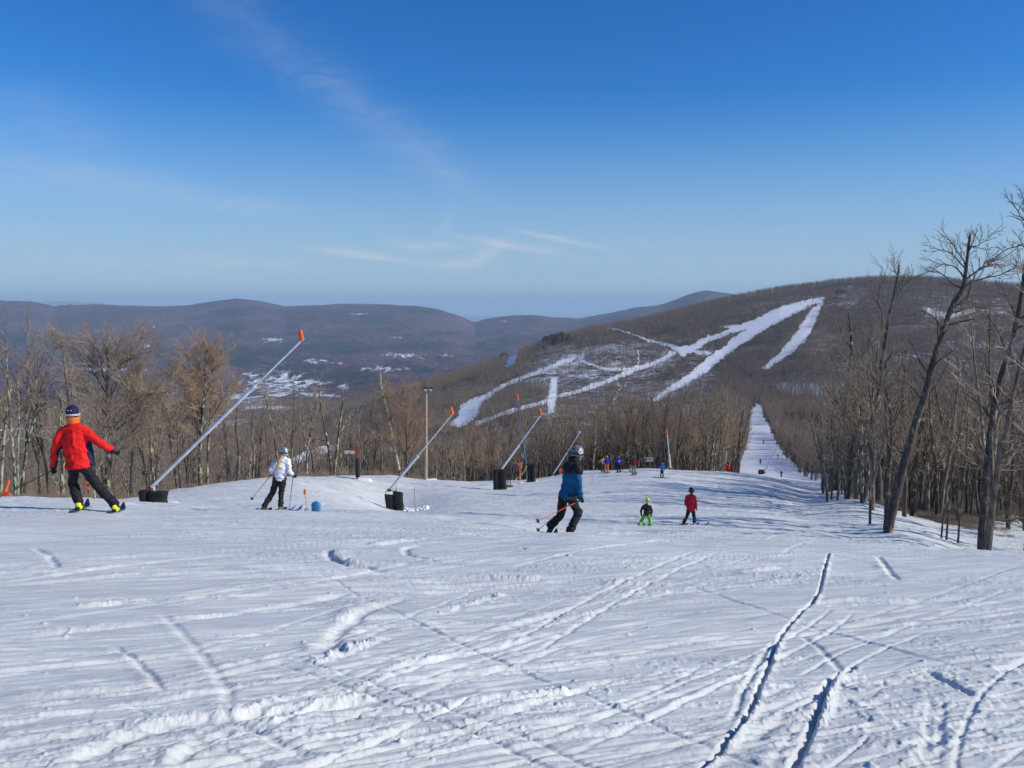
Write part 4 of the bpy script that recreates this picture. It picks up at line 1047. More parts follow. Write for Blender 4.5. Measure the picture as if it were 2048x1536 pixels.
for k in range(270):
    u = nrg.uniform(1650, 2300); Y = nrg.uniform(66, 122); SH.append(((u - 1024) / F * Y, Y, nrg.uniform(8, 13.5)))
EY = lambda v: float(np.interp(v, [806, 814, 840, 886, 931, 955], [860, 800, 600, 400, 260, 200]))
ed = []
for k in range(620):
    v = nrg.uniform(808, 952); Y = EY(v) * nrg.uniform(.97, 1.03)
    if nrg.random() < .6: u = np.interp(v, [806, 812, 840, 868, 890, 915, 940, 962], [1522, 1524, 1536, 1549, 1560, 1580, 1607, 1650]) + abs(nrg.normal(0, 12)) - 2
    else: u = np.interp(v, [806, 820, 850, 880, 905, 935, 965], [1507, 1500, 1497, 1495, 1488, 1478, 1466]) - abs(nrg.normal(0, 9)) + 2
    x = (u - 1024) / F * Y; R_ = math.hypot(x, Y); ed.append((x, Y, float(hill_z(np.array([math.atan2(x, Y)]), np.array([R_]))[0]) - .3, nrg.uniform(6, 13)))
TPx.append(np.array([e[:3] for e in ed])); TPi.append(nrg.integers(0, 6, len(ed))); TPs.append(np.array([(e[3] / 11,) * 3 for e in ed]))
TPx.append(np.array([(x, y, gz(x, y) - .2) for x, y, H in SH])); TPi.append(nrg.integers(0, 6, len(SH))); TPs.append(np.array([(H / 11 * 1.05, H / 11 * 1.05, H / 11) for x, y, H in SH]))
pts = np.concatenate(TPx); idx = np.concatenate(TPi); scl = np.concatenate(TPs)
make_instancer("woodland", pts, idx, nrg.uniform(0, 6.28, len(pts)), scl, "brown leafless woodland covering the hillsides between the white ski trails", "woodland")
print("woodland trees", len(pts))
# brush along the crest and the brown patch on the right
bx, bi, bs = [], [], []
for i in range(1500):
    u = nrg.uniform(-120, 1500); Y = crestY(u) + nrg.uniform(5, 18); x = (u - 1024) / F * Y
    bx.append((x, Y, gz(x, Y))); bi.append(14 + nrg.integers(0, 2)); s = nrg.uniform(.35, 1.0) * (1.0 if 520 < u < 900 else .55); bs.append((s, s, s))
for i in range(1500):
    u = nrg.normal(1880, 60); Y = nrg.uniform(58, 82) + (u - 1880) * -.06; x = (u - 1024) / F * Y
    bx.append((x, Y, gz(x, Y))); bi.append(15); s = nrg.uniform(.25, .55); bs.append((s * 1.5, s * 1.5, s * .7))
for i in range(900):
    u = nrg.uniform(1560, 2150); Y = nrg.uniform(75, 170) + max(0, (1720 - u) * .4); x = (u - 1024) / F * Y
    if av_run(u, float(uv_of(x, Y, gz(x, Y))[1]), Y): continue
    bx.append((x, Y, gz(x, Y))); bi.append(14 + nrg.integers(0, 2)); s = nrg.uniform(.5, 1.4); bs.append((s, s, s))
make_instancer("undergrowth", bx, bi, nrg.uniform(0, 6.28, len(bx)), bs, "low brown brush and dry stems growing at the feet of the bare trees", "brush")

# ------------------------------------------------------------------ soft bodies: overlapping tapered solids fused into one skin
def cap_part(mb, p0, r0, p1, r1, side=None, f0=1., f1=1., k=14):
    """tapered solid with rounded ends; r may be (across, deep)"""
    p0, p1 = Vector(p0), Vector(p1)
    r0 = r0 if hasattr(r0, '__len__') else (r0, r0); r1 = r1 if hasattr(r1, '__len__') else (r1, r1)
    ax = p1 - p0; L = ax.length
    if L < 1e-5: ax = Vector((0, 0, 1)); L = 1e-5
    ax = ax.normalized()
    sd = Vector(side) if side is not None else (Vector((1, 0, 0)) if abs(ax.x) < .8 else Vector((0, 1, 0)))
    sd = (sd - ax * sd.dot(ax)).normalized(); dp = ax.cross(sd)
    rings = []
    def ring(c, a, b_): rings.append([c + sd * (a * math.cos(2 * math.pi * j / k)) + dp * (b_ * math.sin(2 * math.pi * j / k)) for j in range(k)])
    for f in (-1.4, -1.05, -.65, -.3):
        ring(p0 + ax * math.sin(f) * min(r0) * f0, r0[0] * math.cos(f), r0[1] * math.cos(f))
    ring(p0, *r0); ring((p0 + p1) / 2, (r0[0] + r1[0]) / 2, (r0[1] + r1[1]) / 2); ring(p1, *r1)
    for f in (.3, .65, 1.05, 1.4):
        ring(p1 + ax * math.sin(f) * min(r1) * f1, r1[0] * math.cos(f), r1[1] * math.cos(f))
    mb.loft(rings)
def fuse(name, parts, mat, parent, vox=.014, sm=4):
    mb = MB()
    for p in parts: cap_part(mb, *p)
    me = bpy.data.meshes.new(name); me.from_pydata([tuple(v) for v in mb.V], [], mb.F); me.update()
    o = bpy.data.objects.new(name, me); COL.objects.link(o)
    m = o.modifiers.new("r", 'REMESH'); m.mode = 'VOXEL'; m.voxel_size = vox; m.use_smooth_shade = True
    m = o.modifiers.new("s", 'SMOOTH'); m.factor = .5; m.iterations = sm
    dg = bpy.context.evaluated_depsgraph_get(); ev_ = o.evaluated_get(dg)
    nm = bpy.data.meshes.new_from_object(ev_)
    bpy.data.objects.remove(o); bpy.data.meshes.remove(me)
    if name in ("jacket", "trousers") and vox < .025:      # folds and creases of loose cloth
        co = np.empty(len(nm.vertices) * 3); nm.vertices.foreach_get('co', co); co = co.reshape(-1, 3)
        no = np.empty(len(nm.vertices) * 3); nm.vertex_normals.foreach_get('vector', no); no = no.reshape(-1, 3)
        zz_ = co[:, 2] * (9 if name == "trousers" else 7); hh_ = co[:, 0] * 4 + co[:, 1] * 3
        d_ = (1 - np.abs(2 * vn(hh_ + 1.5 * vn(zz_ * .4, hh_, 3), zz_ + hh_ * .8, 5) - 1)) ** 2 * .020 + (vn(hh_ * 2.5, zz_ * 2.2, 8) - .5) * .012
        co += no * (d_ - .006)[:, None]; nm.vertices.foreach_set('co', co.ravel())
    nm.name = name; nm.materials.clear(); nm.materials.append(mat)
    nm.transform(Matrix.Translation(-parent_world(parent)) if parent else Matrix())
    nm.polygons.foreach_set('use_smooth', [True] * len(nm.polygons)); nm.update()
    o = bpy.data.objects.new(name, nm); COL.objects.link(o)
    if parent: o.parent = parent
    return o
def fabric(name, col, rough=.75, wr=.5, spec=.3, scale=7):
    m, t, b = mat_new(name)
    tc = t.n('ShaderNodeTexCoord'); ob = tc.outputs['Object']
    c = t.mix(t.ramp(t.noise(ob, 5, 5, .6), .3, .7), tuple(x * .82 for x in col), tuple(min(1, x * 1.1) for x in col))
    setc(t, b.inputs['Base Color'], c); b.inputs['Roughness'].default_value = rough; b.inputs['Specular IOR Level'].default_value = spec
    bp = t.n('ShaderNodeBump'); bp.inputs['Strength'].default_value = wr; bp.inputs['Distance'].default_value = .05
    t.link(t.noise(t.mapping(ob, (1, 1, 1.8), (.5, .3, .4)), scale, 3, .55, .8), bp.inputs['Height']); t.link(bp.outputs[0], b.inputs['Normal'])
    return m
skin = fabric("skin", (.55, .33, .24), .5, .05)
F_red = fabric("red_shell", (.80, .012, .012)); F_black = fabric("black_fabric", (.014, .014, .018)); F_navy = fabric("navy_fabric", (.012, .015, .05))
F_orange = fabric("orange_fabric", (.85, .20, .03)); F_white = fabric("white_shell", (.80, .81, .85)); F_brown = fabric("dark_brown_fabric", (.028, .018, .018))
F_blue = fabric("teal_blue_fleece", (.008, .095, .22), .9); F_green = fabric("lime_green_fabric", (.13, .55, .02)); F_dred = fabric("crimson_shell", (.42, .008, .02))
F_yel = fabric("yellow_shell", (.80, .48, .10)); F_cob = fabric("cobalt_shell", (.015, .03, .42)); F_mar = fabric("maroon_shell", (.18, .008, .03)); F_grey = fabric("grey_fabric", (.22, .21, .20))
F_lbl = fabric("bright_blue_shell", (.01, .13, .55)); F_lime = simple_mat("lime_plastic", (.55, .80, .02), .35, spec=.5)
M_black = simple_mat("black_plastic", (.02, .02, .024), .4, spec=.5); M_lemon = simple_mat("yellow_plastic", (.72, .82, .02), .35, spec=.5)
M_helm = simple_mat("slate_helmet", (.15, .18, .22), .3, var=.45, vscale=14, spec=.5); M_silver = simple_mat("silver_helmet", (.30, .31, .33), .25, metal=.5, var=.6, vscale=9)
M_blond = fabric("blond_hair", (.62, .36, .11), .5, .6, scale=30); M_hair = fabric("brown_hair", (.06, .035, .02), .6, .5, scale=30)
M_ski = simple_mat("ski_topsheet", (.03, .035, .05), .3, spec=.5, var=.5); M_skib = simple_mat("violet_ski", (.10, .10, .32), .3, spec=.5)
M_pole = simple_mat("pole_metal", (.06, .06, .07), .35, metal=.4); M_poler = simple_mat("red_pole", (.75, .09, .05), .35); M_bootb = simple_mat("blue_boot", (.05, .32, .65), .35, spec=.5)
M_bootg = simple_mat("grey_boot", (.10, .11, .09), .4, spec=.5); M_whitep = simple_mat("white_plastic", (.8, .8, .8), .4); M_ored = simple_mat("orange_red_decal", (.8, .10, .03), .4)

def ell(c, r, side=(1, 0, 0), h=None):
    c = Vector(c); h = h if h is not None else r[1]
    return (c - Vector((0, 0, h)), (r[0] * .8, r[1] * .8), c + Vector((0, 0, h)), (r[0] * .8, r[1] * .8), side)
def ski(root, foot, heading, L, mat, w=.095, pitch=None):
    """a ski with a turned-up tip, lying on the snow under the boot"""
    hd = Vector((math.sin(heading), math.cos(heading), 0)); rt = Vector((hd.y, -hd.x, 0)); mb = MB(); rings = []
    n = 15
    for i in range(n):
        f = i / (n - 1); s = (f - .45) * L
        c = foot + hd * s
        za, zb = snow_z(*(foot + hd * (-.45 * L))[:2]), snow_z(*(foot + hd * (.45 * L))[:2])
        c.z = max(foot.z - .02 + (s / L) * (zb - za), 0 * c.z - 1e9) + .015
        if f > .88: c.z += ((f - .88) / .12) ** 1.6 * .13
        if f < .03: c.z += .02
        ww = w * (.5 + .06 * abs(f - .5) * 2) * (1 if .04 < f < .93 else (.7 if f < .5 else max(.25, 1 - (f - .93) / .07 * .75)))
        rings.append([c + rt * ww, c - rt * ww, c - rt * ww + Vector((0, 0, .016)), c + rt * ww + Vector((0, 0, .016))])
    mb.loft(rings)
    o = mb.build("ski", mat, root)
    bb = MB(); bb.box(foot + hd * .17 + Vector((0, 0, .045)), (.07, .08, .05), Matrix.Rotation(-heading, 3, 'Z')); bb.box(foot - hd * .17 + Vector((0, 0, .05)), (.07, .09, .06), Matrix.Rotation(-heading, 3, 'Z'))
    b2 = MB(); b2.V = bb.V; b2.F = bb.F
    q = b2.build("binding", M_black, root); q.parent = o
    return o
def ski_pole(a, b_, mat, label, group=None, r=.009, basket=.045, grip=M_black):
    """top-level pole: shaft, grip, basket"""
    a, b_ = Vector(a), Vector(b_)
    root = empty("ski_pole", b_, label, "ski pole", group)
    ax = (b_ - a).normalized()
    m = MB(); m.tube([a, b_], [r * 1.15, r * .6], 8); m.build("shaft", mat, root, True)
    m = MB(); m.tube([a - ax * .05, a + ax * .03, a + ax * .10], [r * 2.0, r * 1.6, r * 1.5], 8); m.build("grip", grip, root, True)
    m = MB(); c = b_ - ax * .06; m.tube([c - ax * .012, c + ax * .012], [basket * .6, basket], 12); m.tube([b_ - ax * .03, b_], [r * .6, .002], 6); m.build("basket", M_black, root, True)
    return root
def glove(root, wrist, elbow, mat, s=1.0, grip_dir=None):
    """palm, four bent fingers of unequal length and a thumb closing round a grip"""
    w0, e = Vector(wrist), Vector(elbow); ax = (w0 - e).normalized()
    g = Vector(grip_dir).normalized() if grip_dir is not None else Vector((0, 1, 0))
    g = (g - ax * g.dot(ax)); g = g.normalized() if g.length > .05 else Vector((0, 0, 1)).cross(ax).normalized()
    pn = ax.cross(g).normalized()       # palm normal
    parts = [(w0 - ax * .05 * s, .042 * s, w0 + ax * .01 * s, .040 * s, g), (w0 + ax * .01 * s, (.045 * s, .026 * s), w0 + ax * .075 * s, (.048 * s, .026 * s), g)]
    for i, ln in enumerate((.062, .072, .068, .052)):
        b0 = w0 + ax * .08 * s + g * ((i - 1.5) * .024 * s)
        k1 = b0 + (ax * .75 + pn * .65) * ln * .55 * s; k2 = k1 + (ax * -.15 + pn * 1.0) * ln * .45 * s; k3 = k2 + (ax * -.9 + pn * .35) * ln * .35 * s
        parts += [(b0, .0135 * s, k1, .013 * s), (k1, .013 * s, k2, .012 * s), (k2, .012 * s, k3, .0105 * s)]
    t0 = w0 + ax * .025 * s - g * .042 * s; t1 = t0 + (ax * .5 - g * .45 + pn * .7) * .045 * s; t2 = t1 + (ax * .45 + g * .35 + pn * .6) * .035 * s
    parts += [(t0, .016 * s, t1, .015 * s), (t1, .014 * s, t2, .012 * s)]
    return fuse("glove", parts, mat, root, .007 * max(s, .8), 1)
def boot(root, ankle, heading, mat, s=1.0, buckles=M_black, knee=None):
    hd = Vector((math.sin(heading), math.cos(heading), 0)); rt = (hd.y, -hd.x, 0); a = Vector(ankle)
    up = Vector((0, 0, 1))
    shin = ((Vector(knee) - a).normalized() if knee is not None else up)
    o = fuse("ski_boot", [(a - up * .03 * s - hd * .07 * s, (.048 * s, .045 * s), a - up * .045 * s + hd * .15 * s, (.05 * s, .035 * s), rt), (a - up * .02 * s - hd * .03 * s, (.052 * s, .07 * s), a + shin * .16 * s, (.05 * s, .055 * s), rt)], mat, root, .012 * s, 2)
    b2 = MB()
    for z in (.0, .035): b2.tube([a + up * z * s + hd * (.06 + z * .3) * s - Vector(rt) * .05 * s, a + up * z * s + hd * (.085 + z * .3) * s, a + up * z * s + hd * (.06 + z * .3) * s + Vector(rt) * .05 * s], .009 * s, 6)
    b2.build("buckles", buckles, root).parent = o
    return o
def person(label, Y, base_px, J, s, jacket, pants, glovem, bootm, group="skiers and riders on the piste", face=(0, 1, 0), heads="helmet", helm=M_black, heading=(.2, .2), skis=(1.6, M_ski), detail=True, snap=True, collar=None, jfull=1.0, feet=None, name="person", skin_neck=True):
    """J: joint -> (u, v[, extra depth]); everything in world metres at the skier's distance"""
    q = {}
    for k, v in J.items(): q[k] = P(v[0], v[1], Y + (v[2] if len(v) > 2 else 0))
    if snap:
        dz = [snow_z(q[k].x, q[k].y) + .09 * s - q[k].z for k in ('al', 'ar')]
        # each foot touches the snow; the rest of the figure moves by the mean
        m = sum(dz) / 2
        for k in q: q[k] = q[k] + Vector((0, 0, m))
        for k, d in zip(('al', 'ar'), dz): q[k].z += d - m
        for k, d in (('kl', dz[0]), ('kr', dz[1])): q[k].z += (d - m) * .5
        print("snap", label[:30], [round(d, 2) for d in dz])
    bx = (q['al'] + q['ar']) / 2
    root = empty(name, (bx.x, bx.y, bx.z - .09 * s), label, "person", group)
    sh = (q['sr'] - q['sl']); sd = sh.normalized() if sh.length > .05 else Vector((1, 0, 0))
    sdh = Vector((sd.x, sd.y, 0)).normalized() if Vector((sd.x, sd.y, 0)).length > .05 else Vector((1, 0, 0))
    fv = Vector(face).normalized(); hs_ = fv.cross(Vector((0, 0, 1))).normalized()
    H = q['head']; N = q['neck']; up = Vector((0, 0, 1))
    chest = q['neck'] * .62 + q['pelvis'] * .38; chest = chest * .5 + ((q['sl'] + q['sr']) / 2) * .25 + chest * .25
    waist = q['neck'] * .3 + q['pelvis'] * .7
    hipL, hipR = q['pelvis'] - sdh * .09 * s, q['pelvis'] + sdh * .09 * s
    # continuous body: head with nose, ears and chin; neck; torso; limbs; hands inside the gloves
    bp = [ell(H + up * .02 * s, (.088 * s, .105 * s), hs_, .035 * s), (H - up * .05 * s + fv * .03 * s, (.06 * s, .06 * s), H - up * .07 * s + fv * .045 * s, (.045 * s, .045 * s), hs_),
          (H + fv * .09 * s + up * .01 * s, .012 * s, H + fv * .115 * s - up * .025 * s, .016 * s), (H - hs_ * .088 * s, (.012 * s, .02 * s), H - hs_ * .094 * s - up * .03 * s, (.010 * s, .015 * s), hs_), (H + hs_ * .088 * s, (.012 * s, .02 * s), H + hs_ * .094 * s - up * .03 * s, (.010 * s, .015 * s), hs_),
          (H - up * .06 * s, .055 * s, N, .058 * s), (N, (.08 * s, .06 * s), chest, (.13 * s, .09 * s), sdh), (chest, (.13 * s, .09 * s), waist, (.12 * s, .085 * s), sdh), (waist, (.12 * s, .085 * s), q['pelvis'], (.13 * s, .09 * s), sdh),
          (q['sl'], .05 * s, q['el'], .035 * s), (q['el'], .035 * s, q['hl'], .028 * s), (q['sr'], .05 * s, q['er'], .035 * s), (q['er'], .035 * s, q['hr'], .028 * s), (N, .06 * s, q['sl'], .05 * s), (N, .06 * s, q['sr'], .05 * s),
          (hipL, .08 * s, q['kl'], .055 * s), (q['kl'], .055 * s, q['al'], .04 * s), (hipR, .08 * s, q['kr'], .055 * s), (q['kr'], .055 * s, q['ar'], .04 * s)]
    fuse("body", bp, skin, root, .013 * max(s, .7) if detail else .03, 2)
    vx = .014 * max(s, .75) if detail else .03
    a = jfull
    hem = q['pelvis'] - up * .02 * s; tdir = (N - q['pelvis']).normalized(); mid = (q['sl'] + q['sr']) / 2; hw = max(sh.length * .5, .14 * s)
    jp = [(hem, (.188 * s * a, .150 * s * a), waist, (.168 * s * a, .130 * s * a), sdh, .12, 1.), (waist, (.168 * s * a, .130 * s * a), chest, (.192 * s * a, .135 * s * a), sdh), (chest, (.192 * s * a, .135 * s * a), mid - tdir * .05 * s, (.185 * s * a, .115 * s * a), sdh, 1., .6),
          (mid - tdir * .03 * s, (.13 * s, .09 * s), N + tdir * .015 * s, (.090 * s, .080 * s), sdh), (N, (.085 * s, .080 * s), N + tdir * .055 * s, (.082 * s, .078 * s), sdh, 1., .3),
          (N - tdir * .05 * s, .085 * s, q['sl'] + sd * .03 * s - up * .005, .084 * s), (N - tdir * .05 * s, .085 * s, q['sr'] - sd * .03 * s - up * .005, .084 * s),
          (q['sl'] + sd * .02 * s - up * .01, .086 * s, q['el'], .066 * s), (q['el'], .066 * s, q['hl'].lerp(q['el'], .06), .056 * s, None, 1., .3), (q['sr'] - sd * .02 * s - up * .01, .086 * s, q['er'], .066 * s), (q['er'], .066 * s, q['hr'].lerp(q['er'], .06), .056 * s, None, 1., .3)]
    jk = fuse("jacket", jp, jacket, root, vx, 3)
    tp = [(hipL + up * .03 * s, (.105 * s, .105 * s), hipR + up * .03 * s, (.105 * s, .105 * s), up), (hipL, .108 * s, q['kl'], .078 * s), (q['kl'], .078 * s, q['al'] + up * .055 * s, (.082 * s, .092 * s), None, 1., .15), (hipR, .108 * s, q['kr'], .078 * s), (q['kr'], .078 * s, q['ar'] + up * .055 * s, (.082 * s, .092 * s), None, 1., .15)]
    fuse("trousers", tp, pants, root, vx, 3)
    for k, h in (('al', heading[0]), ('ar', heading[1])):
        if detail: boot(root, q[k] - up * .01 * s, h, bootm[0] if k == 'al' else bootm[1], s, M_black, q['k' + k[1]])
        else: fuse("ski_boot", [(q[k] - up * .02, .06 * s, q[k] + up * .12 * s, .065 * s)], bootm[0], root, .03, 1)
        if skis: ski(root, q[k] - up * .075 * s, h, skis[0], skis[1])
    if detail:
        cb_ = MB()
        for k, e in (('hl', 'el'), ('hr', 'er')):
            ax = (q[k] - q[e]).normalized(); cb_.tube([q[k] - ax * .035 * s, q[k] + ax * .012 * s], .058 * s, 12)
        cb_.build("cuffs", glovem, root, True)
        zb = MB()
        bkd = Vector((sdh.y, -sdh.x, 0))
        for sg_ in (-1, 1): zb.tube([q['pelvis'] + sdh * .09 * sg_ * s + bkd * .142 * s - up * .09 * s, q['pelvis'] + sdh * .12 * sg_ * s + bkd * .125 * s - up * .17 * s], .006 * s, 5)
        zb.build("pocket_zips", M_black, root, True)
        glove(root, q['hl'], q['el'], glovem, s * .95, J.get('gl') and None); glove(root, q['hr'], q['er'], glovem, s * .95)
    else:
        for k, e in (('hl', 'el'), ('hr', 'er')):
            ax = (q[k] - q[e]).normalized(); fuse("glove", [(q[k], .045 * s, q[k] + ax * .08 * s, .04 * s)], glovem, root, .025, 1)
    Hc = H + up * .035 * s
    if heads == "helmet":
        hm = fuse("helmet", [ell(Hc + up * .015 * s, (.150 * s, .165 * s), hs_, .03 * s), (Hc - hs_ * .09 * s - up * .06 * s - fv * .02 * s, (.03 * s, .05 * s), Hc - hs_ * .10 * s, (.035 * s, .055 * s), hs_), (Hc + hs_ * .09 * s - up * .06 * s - fv * .02 * s, (.03 * s, .05 * s), Hc + hs_ * .10 * s, (.035 * s, .055 * s), hs_),
                             (Hc - fv * .06 * s - up * .04 * s, (.09 * s, .05 * s), Hc - fv * .06 * s, (.11 * s, .07 * s), hs_)], helm, root, .011 * max(s, .8), 3)
        gg = MB()
        pts = []
        for i in range(25):
            an = 2 * math.pi * i / 24; pts.append(Hc + up * (-.005 * s) + hs_ * math.cos(an) * .142 * s + fv * math.sin(an) * .158 * s)
        gg.tube(pts, .013 * s, 6); gg.tube([Hc + fv * .125 * s - hs_ * .06 * s - up * .02 * s, Hc + fv * .150 * s - up * .02 * s, Hc + fv * .125 * s + hs_ * .06 * s - up * .02 * s], .035 * s, 8)
        gg.build("goggles", M_black, root, True)
    return root, q

G_P = "skiers and riders on the piste"
# --- skier in the red jacket
r1, q1 = person("skier in a bright red jacket and black trousers seen from behind with arms spread", 15.0, (190, 1018), dict(
    head=(145.5, 831), neck=(147, 845), sl=(121, 862), sr=(171, 859), el=(109, 897, -.05), hl=(106.5, 932, .05), er=(193, 879, -.02), hr=(226, 900, .1),
    pelvis=(158, 930), kl=(146, 966, .12), al=(158, 1010, 0), kr=(196, 972, .12), ar=(231, 1012, .05)), 1.0, F_red, F_black, F_black, (M_lemon, M_lemon), heading=(-.30, -.28), heads=None, jfull=1.24, skis=(1.6, M_ski))
up = Vector((0, 0, 1))
H1 = q1['head']
fuse("hair", [ell(H1 + Vector((0, -.015, .0)), (.112, .116), (1, 0, 0), .03)], M_hair, r1, .012, 2)
hat = fuse("knit_hat", [ell(H1 + Vector((0, -.005, .068)), (.135, .14), (1, 0, 0), .03)], F_navy, r1, .011, 2)
mb = MB()
for dz, rr_, in ((.028, .114), (.048, .118)):
    mb.tube([H1 + Vector((.001 + rr_ * math.cos(a_ * math.pi / 12), -.005 + rr_ * 1.02 * math.sin(a_ * math.pi / 12), dz)) for a_ in range(25)], .006, 6)
mb.box(H1 + Vector((0, -.098, .120)), (.07, .02, .022), Matrix.Rotation(-.5, 3, 'X'))
tq = mb.build("white_trim", M_whitep, r1); tq.parent = hat; tq.matrix_parent_inverse = Matrix()
fuse("neck_warmer", [(H1 - up * .095, (.108, .104), H1 - up * .015, (.120, .119), (1, 0, 0), .5, .2)], F_orange, r1, .012, 2)
mp = []   # dark underarm and side panels of the jacket
for sgn, S_1, E_1, Hn in ((-1, 'sl', 'el', 'hl'), (1, 'sr', 'er', 'hr')):
    off = Vector((.030 * -sgn, .012, -.028))
    mp += [(q1[S_1] + off + Vector((-.02 * sgn, 0, -.06)), .045, q1[E_1] + off, .045), (q1[E_1] + off, .045, q1[Hn].lerp(q1[E_1], .15) + off * .8, .038)]
wv = q1['neck'] * .3 + q1['pelvis'] * .7
mp += [(q1['sr'] + Vector((.0, .05, -.14)), (.045, .10), q1['pelvis'] + Vector((.205, .05, .03)), (.05, .10), (1, 0, 0)), (q1['sl'] + Vector((.015, .06, -.16)), (.04, .08), q1['pelvis'] + Vector((-.200, .06, .03)), (.045, .09), (1, 0, 0))]
fuse("side_panels", mp, F_navy, r1, .014, 2)
ski_pole(q1['hl'] + Vector((0, -.02, -.05)), P(-14, 1001, 15.0), M_pole, "dark ski pole trailing from the left hand of the skier in the bright red jacket")
ski_pole(q1['hr'] + Vector((.03, .0, -.04)), q1['hr'] + Vector((.10, 1.05, -.62)), M_pole, "dark ski pole pointing away from the outstretched right hand of the red jacket skier")

# --- skier in the white jacket
r2, q2 = person("skier in a white jacket with a long blond ponytail and dark helmet, both poles down", 22.3, (545, 1020), dict(
    head=(568.5, 903), neck=(566, 914), sl=(550.5, 919), sr=(577, 918), el=(542, 934, -.1), hl=(545, 942, .15), er=(579, 938, -.05), hr=(586, 946, .05),
    pelvis=(559, 955), kl=(545, 983, .1), al=(527.5, 1013), kr=(562.5, 983, .1), ar=(561, 1013)), .93, F_white, F_brown, F_black, (M_bootg, M_bootg), heading=(1.2, .5), helm=M_silver, skis=(1.5, M_skib), jfull=.93, face=(.5, .86, 0))
H2 = q2['head']
fuse("ponytail", [(H2 + Vector((-.04, -.10, -.06)), .035, H2 + Vector((-.10, -.155, -.18)), .042), (H2 + Vector((-.10, -.155, -.18)), .042, H2 + Vector((-.16, -.16, -.34)), .030), (H2 + Vector((-.16, -.16, -.34)), .030, H2 + Vector((-.18, -.15, -.40)), .010)], M_blond, r2, .01, 2)
ski_pole(q2['hl'] + Vector((0, -.05, -.02)), P(501.5, 1000, 21.6), M_pole, "thin ski pole slanting back to the left of the white jacket skier")
ski_pole(q2['hr'] + Vector((.02, -.05, -.0)), P(577.5, 1024, 21.9), M_pole, "thin upright ski pole in the right hand of the white jacket skier")

# --- skier in the blue fleece
r3, q3 = person("crouching skier in a blue and black fleece and grey helmet carrying crossed poles", 16.3, (1120, 1080), dict(
    head=(1155, 917, .1), neck=(1149, 934, .05), sl=(1133, 943, .14), sr=(1157, 945, -.10), el=(1150, 975, .30), hl=(1158, 1000, .38), er=(1157, 974, -.16), hr=(1160.5, 1002, -.05),
    pelvis=(1133, 1000, 0), kl=(1122, 1038, .1), al=(1098, 1072, .1), kr=(1157, 1029, -.02), ar=(1139, 1074, -.1)), .98, F_blue, F_black, F_black, (M_black, M_black), heading=(.22, .22), helm=M_helm, skis=(1.6, M_ski), jfull=1.03, face=(.8, .6, -.1))
sm_ = (q3['sl'] + q3['sr']) / 2
fuse("yoke", [(sm_ + Vector((-.01, 0, .0)), (.180, .128), q3['neck'] + Vector((0, 0, .0)), (.108, .102), (1, 0, 0)), (q3['neck'], (.105, .10), q3['neck'] + up * .075, (.100, .096), (1, 0, 0)), (sm_ + Vector((-.02, .0, -.025)), (.188, .142), sm_ + Vector((0, 0, .01)), (.18, .13), (1, 0, 0)),
              (q3['sr'] + Vector((-.03, 0, .01)), .10, q3['sr'] + Vector((.0, 0, -.04)), .097)], F_black, r3, .013, 2)
mb = MB(); hc = q3['head'] + up * .045
for (dx, dz_, rr_, mm) in ((.052, .03, .048, 0),):
    nrm_ = Vector((.42, -.88, .2)).normalized(); c_ = hc + Vector((.045, -.112, .035)); mb.tube([c_, c_ + nrm_ * .018], [.050, .044], 14)
dq = mb.build("decal", M_whitep, r3, True)
mb = MB(); mb.tube([c_ + nrm_ * .012, c_ + nrm_ * .023], [.030, .026], 10); dq2 = mb.build("decal", M_ored, r3, True)
ski_pole(q3['hr'] + Vector((-.03, -.06, -.06)), P(1071, 1044, 15.7), M_poler, "red ski pole pointing back from the blue fleece skier's hand", basket=.05)
ski_pole(P(1150, 1000, 16.6), P(1072.5, 1063, 16.0), M_pole, "dark ski pole crossing behind the blue fleece skier's red pole")

# --- child and companion lower on the slope
r4, q4 = person("child in lime green trousers and a lime helmet, black jacket, legs wide apart", 34, (1290, 1052), dict(
    head=(1295.3, 1000), neck=(1294, 1006.5), sl=(1286, 1010), sr=(1301, 1010), el=(1282, 1019), hl=(1282.5, 1027), er=(1303, 1019), hr=(1302, 1027),
    pelvis=(1293, 1028), kl=(1283.5, 1038, .15), al=(1278, 1049), kr=(1299.5, 1038, .15), ar=(1301, 1051)), .72, F_black, F_green, F_black, (M_black, M_black), heading=(.5, -.3), helm=M_lime if False else F_lime, skis=(1.1, M_ski))
r5, q5 = person("skier in a crimson jacket with black trousers and one blue boot visible", 37, (1380, 1049), dict(
    head=(1382.8, 981), neck=(1382.5, 988), sl=(1373.5, 992), sr=(1389.5, 991.5), el=(1371.5, 1004), hl=(1375, 1012, .2), er=(1391.5, 1004), hr=(1392, 1014),
    pelvis=(1381.5, 1018), kl=(1373, 1033, .1), al=(1367.5, 1045), kr=(1388.5, 1032, .1), ar=(1389, 1046.5)), .93, F_dred, F_black, F_black, (M_black, M_bootb), heading=(1.2, 1.1), helm=M_black, skis=(1.5, M_ski))

